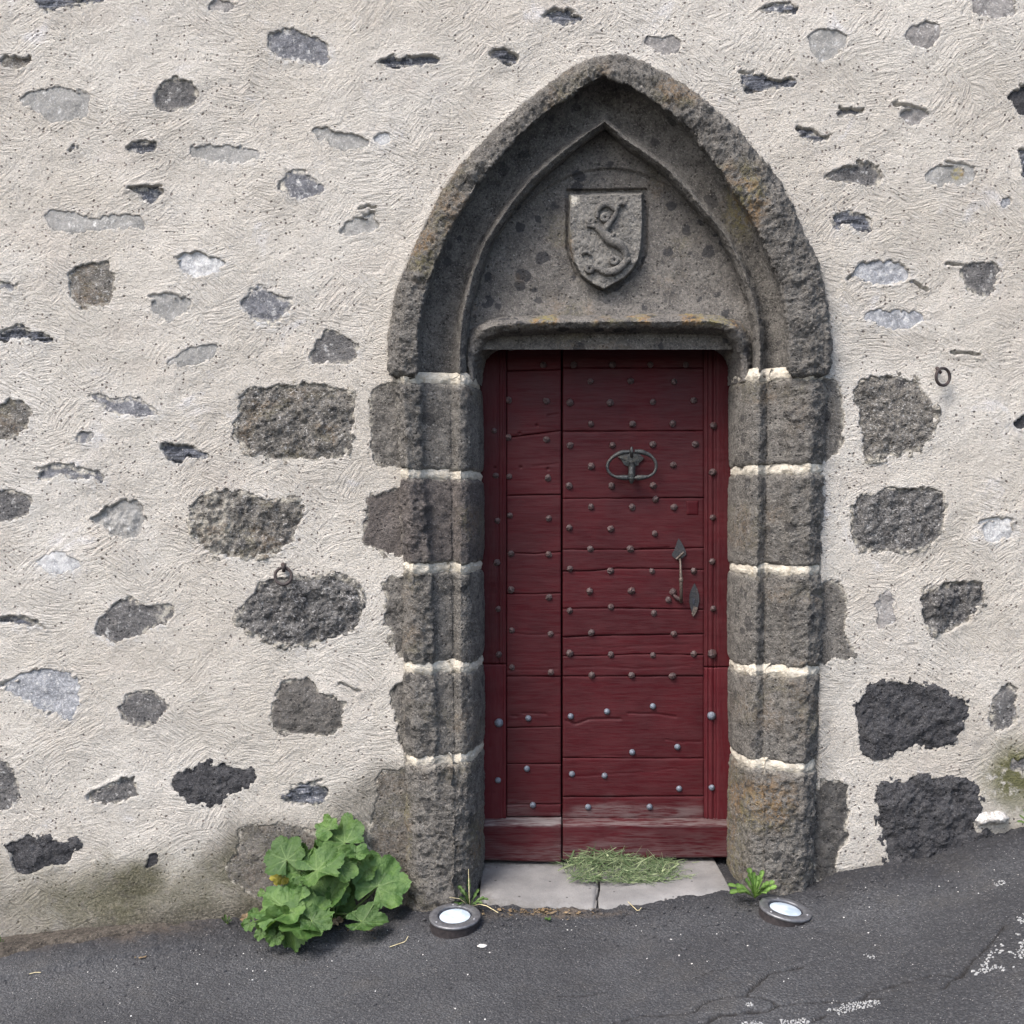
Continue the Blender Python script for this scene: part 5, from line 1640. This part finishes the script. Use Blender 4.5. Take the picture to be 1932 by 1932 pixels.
def ring_right():
    r = empty('iron_ring', W(1775, 708, -0.01), 'small rusty iron ring hanging on bare plaster right of the doorway', 'iron ring', 'tethering rings fixed in the wall')
    mb = MB()
    cu, cv = 1779, 711
    an = np.linspace(0, 2 * PI, 33)
    x = 13 * np.cos(an); z = 16.5 * np.sin(an)
    t = 0.25
    P = Wn(cu + x * math.cos(t) - z * math.sin(t) * .6, cv + z * math.cos(t) + x * math.sin(t), -.040 + .012 * np.cos(an))
    mb.tube(P, .0055, 8, cap=False)
    mb.build('ring', M['rust'], r)
    mb = MB()
    mb.tube([W(1768, 694, .02), W(1768, 695, -.03), W(1771, 698, -.052), W(1775, 702, -.052), W(1774, 704, -.032)], [.0055, .0065, .0055, .005, .004], 8)
    mb.build('staple', M['rust'], r)


ring_left()
ring_right()

# ------------------------------------------------------------------ plants
def leaf_mesh(R, seed, lobes=7, fold=0.25, cup=0.25, ruf=0.20, squash=1.0, sinus=0.35):
    """leaf in its own frame: petiole joint at origin, tip along +Y, face +Z"""
    r = random.Random(seed)
    na, nr = 84, 12
    an = np.linspace(-PI + sinus, PI - sinus, na)
    ph = r.uniform(0, 1)
    prof = 0.80 + 0.18 * np.cos(an * 0.5) ** 0.6 + 0.05 * np.cos(3 * an + r.uniform(0, 6))
    lob = np.abs(np.cos(an * lobes / 2.0)) ** 0.7
    rad = R * (prof * (0.80 + 0.20 * lob) + 0.022 * np.cos(an * 34 + ph) + 0.035 * np.array([r.uniform(-1, 1) for _ in an]))
    rad *= np.interp(np.abs(an), [0, 2.0, PI], [1.0, 0.86, 0.62])
    q = np.linspace(0.02, 1, nr)
    A, Q = np.meshgrid(an, q, indexing='ij')
    rr = rad[:, None] * Q
    x = rr * np.sin(A) * squash; y = rr * np.cos(A)
    vein = np.zeros_like(A)
    for k in range(lobes):
        a = (k - (lobes - 1) / 2) * (2 * PI - 1.1) / lobes
        dd = np.abs(np.sin(np.clip(A - a, -1.5, 1.5))) * rr
        vein = np.maximum(vein, np.exp(-(dd / (R * .022 * (1.25 - .8 * Q))) ** 2) * (Q < .93))
    e = (rr / R)
    z = cup * R * e ** 2 * r.uniform(.5, 1.2)
    z = z + ruf * R * e ** 2.2 * np.sin(A * r.choice([3, 4, 5]) + r.uniform(0, 6)) + 0.06 * R * e ** 2 * np.sin(A * 9 + r.uniform(0, 6))
    z = z - fold * np.abs(x) * .8 * -1 - .030 * R * vein
    z = z - 0.16 * R * np.clip(y / R, 0, 2) ** 2
    z = z + (0.05 * R * fbm(x, y, f=3.2 / R, o=2, seed=seed % 97) + 0.045 * R * fbm(x, y, f=9.0 / R, o=2, seed=seed % 91)) * np.clip(e * 2, 0, 1)
    return np.stack([x, y, z], -1), grid_faces(na, nr), vein


def put_leaf(parent, u, v, yd, R, nrm, tip_ang, seed, mat, name='leaf', **kw):
    """u, v: where the stalk joins; nrm: facing; tip_ang: degrees in the picture, 0 = right, 90 = up"""
    V, F, vein = leaf_mesh(R, seed, **kw)
    n = Vector(nrm).normalized()
    t = Vector((math.cos(math.radians(tip_ang)), 0, math.sin(math.radians(tip_ang))))
    t = (t - n * t.dot(n)).normalized()
    s = t.cross(n)
    Mx = np.array([[s.x, t.x, n.x], [s.y, t.y, n.y], [s.z, t.z, n.z]])
    c = np.array(W(u, v, yd))
    P = V.reshape(-1, 3) @ Mx.T + c
    o = np_obj(name, P, F, mat, parent, c, True, {'vein': vein})
    if mat is M['leaf_y']: o['label'] = 'yellowed leaf'
    if mat is M['leaf_d']: o['label'] = 'withered pale brown leaf'
    return c


def pc(x, y): return (447.2 + x * .17196, 1520.6 + y * .17196)


def hollyhock():
    base = Vector(ground_at(622, 1733)); base.y = -0.045; base.z = float(gz(base.x, base.y))
    h = empty('hollyhock_plant', base, 'leafy green hollyhock growing at the foot of the wall left of the doorway', 'plant')
    k = .00032
    LV = [ # joint x, y (crop), depth, radius crop px, normal, tip angle, material, extra
        ((540, 590), -.12, 330, (-.15, -1, .45), 118, 'leaf', {'cup': .1, 'fold': .08}),
        ((700, 640), -.08, 250, (.3, -1, .2), 85, 'leaf', {}),
        ((1180, 400), -.06, 330, (-.1, -.8, .9), 128, 'leaf', {'ruf': .22}),
        ((1010, 260), -.045, 210, (-.3, -1, .6), 150, 'leaf', {'ruf': .25}),
        ((850, 660), -.10, 300, (.75, -1, .1), 72, 'leaf', {'squash': .55, 'fold': .5}),
        ((870, 705), -.17, 420, (-.25, -.75, .95), 22, 'leaf', {'squash': .85, 'ruf': .2, 'fold': .1}),
        ((1130, 650), -.15, 250, (.2, -1, .5), 330, 'leaf', {}),
        ((1290, 520), -.13, 180, (.1, -.8, .8), 10, 'leaf', {'squash': .7}),
        ((1540, 880), -.12, 400, (.12, -1, .32), 60, 'leaf', {'cup': .08, 'fold': .06, 'ruf': .12}),
        ((1420, 660), -.09, 240, (-.2, -1, .2), 200, 'leaf', {}),
        ((500, 770), -.08, 165, (.35, -1, .1), 190, 'leaf_y', {'squash': .75}),
        ((715, 900), -.17, 260, (-.35, -1, .25), 235, 'leaf', {'squash': .75, 'fold': .3}),
        ((690, 720), -.12, 200, (.1, -.9, .5), 200, 'leaf', {}),
        ((1035, 985), -.17, 300, (-.5, -1, .45), 80, 'leaf', {'squash': .8, 'fold': .35}),
        ((1000, 960), -.16, 300, (-.1, -1, .55), 215, 'leaf', {}),
        ((1080, 940), -.15, 200, (.4, -1, .2), 300, 'leaf', {}),
        ((1230, 800), -.09, 270, (.55, -1, -.1), 268, 'leaf', {'squash': .55}),
        ((1090, 980), -.06, 280, (.2, -1, .1), 265, 'leaf', {}),
        ((560, 1120), -.22, 480, (-.3, -.7, .95), 185, 'leaf', {'ruf': .2, 'squash': .8}),
        ((800, 1265), -.25, 380, (.1, -.75, .9), 145, 'leaf', {'ruf': .18}),
        ((820, 1260), -.26, 230, (.15, -.8, .7), 335, 'leaf', {'squash': .8}),
        ((560, 1270), -.24, 330, (-.2, -1, -.25), 235, 'leaf', {'cup': .1}),
        ((520, 1290), -.22, 260, (.25, -1, -.1), 280, 'leaf', {}),
        ((1370, 1270), -.22, 350, (.05, -.75, .85), 15, 'leaf', {'squash': .62, 'ruf': .08, 'lobes': 5}),
        ((330, 1340), -.24, 120, (-.2, -1, .3), 225, 'leaf', {}),
        ((420, 1430), -.26, 130, (.1, -1, .2), 250, 'leaf', {}),
        ((260, 1400), -.25, 85, (-.2, -1, .3), 260, 'leaf', {}),
        ((140, 1290), -.19, 110, (-.1, -1, .3), 250, 'leaf', {}),
        ((275, 960), -.03, 60, (-.1, -1, .5), 160, 'leaf', {}),
        ((190, 1200), -.17, 90, (-.1, -1, .5), 110, 'leaf', {}),
        ((1000, 1290), -.16, 130, (.1, -.7, .9), 10, 'leaf_d', {'squash': .6}),
        ((1100, 1270), -.14, 90, (.1, -.8, .7), 50, 'leaf_d', {'squash': .6}),
        ((110, 1230), -.12, 90, (.1, -.8, .5), 200, 'leaf_d', {'squash': .7}),
        ((700, 1330), -.22, 70, (.1, -.8, .5), 250, 'leaf_y', {'squash': .7}),
        ((860, 880), -.07, 260, (-.1, -1, .3), 100, 'leaf', {}),
        ((600, 1000), -.09, 210, (-.2, -1, .2), 140, 'leaf', {}),
    ]
    for i, (p, yd, r, nrm, ang, mt, kw) in enumerate(LV):
        u, v = pc(*p)
        kw = dict(kw)
        nrm = (nrm[0] * 1.3, nrm[1], nrm[2] + (.28 if nrm[2] > 0 else 0))
        put_leaf(h, u, v, yd, r * k * random.uniform(.82, .98), nrm, ang, 31 * i + 5, M[mt], **kw)
        if mt != 'leaf_d' and r > 100:
            c = Vector(W(u, v, yd))
            b = base + Vector((random.uniform(-.05, .05), random.uniform(-.03, .02), .005))
            mid = b * .5 + c * .5 + Vector((0, .02, -.02 if c.z > b.z + .1 else .04))
            t = np.linspace(0, 1, 10)[:, None]
            P = (1 - t) ** 2 * np.array(b) + 2 * t * (1 - t) * np.array(mid) + t * t * np.array(c)
            mb = MB(); mb.tube(P, np.linspace(.0048, .0026, 10), 6)
            mb.build('stalk', M['stem'], h)
    return h


hollyhock()


def toothed_leaf(base, tip, w, droop, seed, teeth=3):
    """dandelion-like blade from base to tip"""
    r = random.Random(seed)
    n = teeth * 6
    b = np.array(base); t = np.array(tip)
    d = t - b; L = np.linalg.norm(d)
    up = np.array([0, -.5, .87])
    s = np.cross(d, up); s /= np.linalg.norm(s) + 1e-9
    q = np.linspace(0, 1, n)
    tooth = 0.45 + 0.55 * ((q * teeth) % 1.0)
    wd = 1.25 * w * np.interp(q, [0, .15, .5, .8, .93, 1], [.12, .3, .75, 1, .7, .04]) * tooth
    ctr = b + d * q[:, None] + np.array([0, 0, 1]) * (droop * L * (q * (1 - q)) * 1.6)[:, None]
    Vv = np.stack([ctr - s * wd[:, None] + up * .15 * wd[:, None], ctr, ctr + s * wd[:, None] * r.uniform(.8, 1.1) + up * .15 * wd[:, None]], 1)
    vein = np.stack([0 * q, 0 * q + 1, 0 * q], 1)
    return Vv, grid_faces(n, 3), vein


def weed(name, u, v, ydep, leaves, label, mat, extra=None):
    b = Vector(W(u, v, ydep))
    b.z = float(gz(b.x, b.y)) + .004
    root = empty(name, b, label, 'weed')
    for i, (du, dv, dy, w) in enumerate(leaves):
        tip = Vector(W(u + du, v + dv, ydep + dy))
        V, F, vein = toothed_leaf(b, tip, w, random.uniform(.1, .35), i * 7 + int(u))
        np_obj('leaf', V, F, mat, root, b, True, {'vein': vein})
    return root, b


weed('dandelion_weed', 1424, 1683, -0.13, [(-52, -14, -.02, .011), (-48, 2, -.05, .012), (-35, -12, -.06, .011), (-28, -2, -.08, .012), (-12, -46, 0, .013), (-3, -38, -.02, .011), (6, -32, -.01, .010), (16, -42, 0, .010), (14, -22, -.05, .011), (28, -18, -.03, .010), (38, -20, -.02, .011), (42, -10, -.05, .012), (22, 3, -.07, .010), (-18, -26, -.02, .010), (5, 4, -.08, .009), (-8, -20, -.06, .010)],
     'bright green dandelion weed at the foot of the right jamb', M['leaf_b'])
wd, b = weed('roadside_weed', 886, 1701, -0.10, [(-2, -45, 0, .007), (-22, -30, .01, .009), (18, -24, -.01, .007), (-20, -8, -.03, .007), (28, -8, -.03, .008), (36, -4, -.04, .006), (-30, 2, -.06, .006), (-22, 6, -.07, .005), (12, 6, -.06, .006), (-8, -18, -.02, .006), (-6, -10, -.05, .006), (24, 4, -.06, .006)],
     'thin jagged weed with a tall stalk behind the left ground lamp', M['leaf'])
mb = MB()
mb.tube([b, W(885, 1680, -.11), W(884, 1640, -.115)], [.0022, .0016, .0012], 6)
mb.tube([b + Vector((0, -.01, .004)), W(905, 1706, -.15), W(918, 1709, -.18), W(940, 1722, -.20)], .0014, 5)
mb.tube([b + Vector((0, -.01, .004)), W(868, 1696, -.13), W(848, 1693, -.15)], .0012, 5)
mb.build('stalk', M['straw'], wd)
weed('verge_weed', 1945, 1556, -0.04, [(-22, -18, -.01, .007), (-14, -30, 0, .008), (-4, -26, -.02, .007), (8, -30, 0, .008), (-26, -6, -.02, .007), (14, -14, -.02, .008), (-8, -10, -.04, .007)],
     'small green weed against the wall at the right edge', M['leaf_b'])
weed('wall_foot_seedling', 428, 1737, -0.04, [(-10, -6, -.01, .004), (-4, -12, 0, .005), (6, -8, -.01, .005), (10, -2, -.02, .004), (2, 2, -.03, .004)],
     'tiny green seedling at the wall foot left of the hollyhock', M['leaf'])
weed('grass_sprout', 4, 1798, -0.06, [(-6, -36, 0, .003), (3, -26, -.01, .003), (10, -14, -.02, .0025), (40, 20, -.06, .0025), (22, 8, -.05, .002)],
     'thin grey green grass sprout on the soil at the left edge', M['leaf'])


def clippings():
    """heap of cut grass on the doorstep"""
    V = []; F = []; A = []; n0 = 0
    zs = lambda x, y: -1.306 - 0.02 * (0.2 - y)
    rr = random.Random(5)
    for i in range(1050):
        a = rr.gauss(0, 1)
        x = 0.41 + (rr.random() - .5) * .38 + rr.gauss(0, .03)
        prof = 0.058 * math.exp(-((x - .30) / .11) ** 2) + 0.036 * math.exp(-((x - .47) / .14) ** 2)
        y0 = rr.uniform(.0, .21) + .03 * abs(x - .4) / .2
        z = zs(x, y0) + rr.random() * prof * math.exp(-((y0 - .15) / .10) ** 2) + .003
        L = rr.uniform(.02, .10) if rr.random() < .93 else rr.uniform(.1, .17); w = rr.uniform(.0006, .0016)
        if rr.random() < .12: w *= 2.4; L *= .6
        ang = rr.uniform(-1.5, 1.5) + (PI if rr.random() < .5 else 0)
        el = rr.gauss(.10, .42)
        if abs(x - .24) < .06 and rr.random() < .12: el = rr.uniform(.5, 1.2)
        d = np.array([math.cos(ang) * math.cos(el), math.sin(ang) * .55 * math.cos(el), math.sin(el)])
        m = 5
        q = np.linspace(-.5, .5, m)
        side = np.cross(d, np.array([rr.uniform(-.4, .4), -.6, .8])); side /= np.linalg.norm(side) + 1e-9
        curl = rr.uniform(-.35, .35) * L
        ctr = np.array([x, y0, z]) + q[:, None] * L * d + (q ** 2)[:, None] * curl * np.array([rr.uniform(-1, 1), 0, rr.uniform(-1.2, .4)])
        ctr[:, 2] = np.maximum(ctr[:, 2], zs(ctr[:, 0], ctr[:, 1]) + .002)
        ctr[:, 1] = np.minimum(ctr[:, 1], .195)
        wd = w * np.array([.7, 1, 1, .8, .2])
        vv = np.stack([ctr - side * wd[:, None], ctr + side * wd[:, None]], 1).reshape(-1, 3)
        V.append(vv); F.append(grid_faces(m, 2) + n0); n0 += len(vv)
        A.append(np.full(len(vv), min(1, max(0, rr.gauss(.14, .24)))))
    o = np_obj('cut_grass', np.concatenate(V), np.concatenate(F), M['cut'], None, None, True, {'tone': np.concatenate(A)})
    tag(o, 'heap of dried cut grass lying on the doorstep against the door', 'cut grass', None, 'stuff')


clippings()


def small_things():
    def deadleaf(u, v, r, ang, label, mat='leaf_d'):
        p = ground_at(u, v)
        V, F, vein = leaf_mesh(r, int(u), lobes=5, squash=.55, cup=.5)
        c, s = math.cos(ang), math.sin(ang)
        V = V.reshape(-1, 3) @ np.array([[c, -s, 0], [s, c, 0], [0, 0, 1]]).T
        P = V + np.array([p[0], p[1], road_z(p[0], p[1]) + .006])
        o = np_obj('fallen_leaf', P, F, M[mat], None, None, True, {'vein': vein})
        tag(o, label, 'leaf')
    deadleaf(1022, 1722, .022, .3, 'curled brown dead leaf in the dirt below the doorstep front')
    deadleaf(84, 1786, .030, 1.2, 'crumpled yellowish dead leaf on the soil by the wall at far left')
    deadleaf(1032, 1738, .018, 4.0, 'fallen green leaf on the asphalt below the doorstep', 'leaf')
    def chunk(name, u, v, r, mat, label, cat, flat=.6, y=None):
        p = ground_at(u, v) if y is None else W(u, v, y)
        mb = MB()
        n, m = 18, 10
        th = np.linspace(0, PI, m); ph = np.linspace(0, 2 * PI, n + 1)[:-1]
        T, H = np.meshgrid(th, ph, indexing='ij')
        X, Y, Z = np.sin(T) * np.cos(H), np.sin(T) * np.sin(H), np.cos(T)
        k = 1 + .35 * fbm(X + u, Y, Z, f=1.6, o=3, seed=int(u))
        V = np.stack([X * k * r * 1.3, Y * k * r, Z * k * r * flat], -1) + np.array([p[0], p[1], (road_z(p[0], p[1]) if y is None else p[2]) + r * flat * .5])
        idx = np.arange(n * m).reshape(m, n)
        F = np.stack([idx[:-1], np.roll(idx, -1, 1)[:-1], np.roll(idx, -1, 1)[1:], idx[1:]], -1).reshape(-1, 4)
        at = {'lichen': np.zeros(n * m), 'pale': np.full(n * m, .3)}
        o = np_obj(name, V, F, mat, None, None, False, at)
        tag(o, label, cat)
    chunk('pebble', 190, 1800, .011, M['pebble'], 'white pebble at the edge of the soil left of the hollyhock', 'pebble')
    chunk('pebble', 676, 1804, .007, M['grit'], 'small dark stone on the asphalt below the hollyhock', 'pebble')
    chunk('pebble', 1291, 1791, .007, M['grit'], 'small dark stone on the asphalt right of centre', 'pebble')
    chunk('pebble', 909, 1786, .012, M['pebble'], 'flat white chip on the asphalt below the left lamp', 'pebble', .3)
    # whitewashed lump at the wall foot, right
    V0 = cG([(1440, 790), (1480, 750), (1600, 722), (1650, 740), (1690, 790), (1650, 830), (1600, 850), (1560, 830), (1480, 850)])
    P = np.array([W(u, v)[::2] for u, v in V0])
    xs_ = np.arange(P[:, 0].min() - .02, P[:, 0].max() + .02, .004); zs_ = np.arange(P[:, 1].min() - .04, P[:, 1].max() + .02, .004)
    X, Z = np.meshgrid(xs_, zs_, indexing='ij')
    d = sdist(X + .01 * fbm(X, Z, f=20, o=3, seed=11), Z + .01 * fbm(X, Z, f=20, o=3, seed=12), P)
    Y = .02 - .045 * sstep(.004, -.03, d) - .022 * fbm(X, Z, f=18, o=4, g=.65, seed=13)
    ok = d < .012
    keep = ok[:-1, :-1] & ok[1:, :-1] & ok[:-1, 1:] & ok[1:, 1:]
    Vc, Fc, at = compact(np.stack([X, Y, Z], -1), grid_faces(len(xs_), len(zs_), keep), {'lichen': X * 0, 'pale': X * 0})
    np_obj('plaster_lump', Vc, Fc, M['white_lump'], wall, None, True, at)
    # straw bits
    for pts, lab in (([(1341, 2), (0, 0)], None),):
        pass
    rr = random.Random(3)
    mb = MB()
    spots = [((1345, 1702), (1365, 1727), (1370, 1716))]
    def straw(pts, label):
        mb = MB()
        P = [np.array(ground_at(*p)) + np.array([0, 0, .006]) for p in pts]
        mb.tube(resample(P, 8), .0013, 5)
        o = mb.build('straw_stalk', M['straw'], None)
        tag(o, label, 'straw')
    straw([(1182, 1702), (1204, 1723), (1210, 1716)], 'bent pale straw stalk before the doorstep crack')
    straw([(735, 1790), (765, 1780), (770, 1770)], 'thin straw stalk on the asphalt below the hollyhock, right side')
    straw([(55, 1841), (66, 1838), (77, 1838)], 'short pale straw on the asphalt near the left edge')


def leaf_litter():
    rr = random.Random(9)
    mb = MB()
    for i in range(150):
        if i < 95: u, v = rr.gauss(1005, 45), 1717 + abs(rr.gauss(0, 7))
        elif i < 120: u, v = rr.gauss(640, 60), 1748 + abs(rr.gauss(0, 8))
        else: u, v = rr.uniform(0, 300), rr.uniform(1790, 1815)
        p = ground_at(u, v); z = road_z(p[0], p[1]) + .004
        a = rr.uniform(0, 6); L = rr.uniform(.003, .011); w = L * rr.uniform(.25, .7)
        d = np.array([math.cos(a), math.sin(a), 0]); n = np.array([-math.sin(a), math.cos(a), rr.uniform(-.3, .5)])
        c = np.array([p[0], p[1], z])
        V = np.array([c - d * L, c - d * .2 * L + n * w + [0, 0, .002], c + d * L + [0, 0, rr.uniform(0, .004)], c + d * .1 * L - n * w, c + [0, 0, .003]])
        mb.add(V, np.array([(0, 3, 4), (3, 2, 4), (2, 1, 4), (1, 0, 4)]), 0.0)
    o = mb.build('leaf_litter', M['leaf_d'], None, None, False, 'vein')
    tag(o, 'crumbs of dry brown leaf in the dirt along the doorstep and wall foot', 'leaf litter', None, 'stuff')


leaf_litter()
M['white_lump'] = mat_rock('whitewashed_lump', (0.36, 0.34, 0.31), (0.56, 0.54, 0.51), (0.20, 0.19, 0.175), (0.8, 0.8, 0.78), 0.5, 0.006, clast_amt=0.2)
small_things()
print('objects', len(bpy.data.objects), 'tris', sum(len(o.data.polygons) * 2 for o in bpy.data.objects if o.type == 'MESH'))
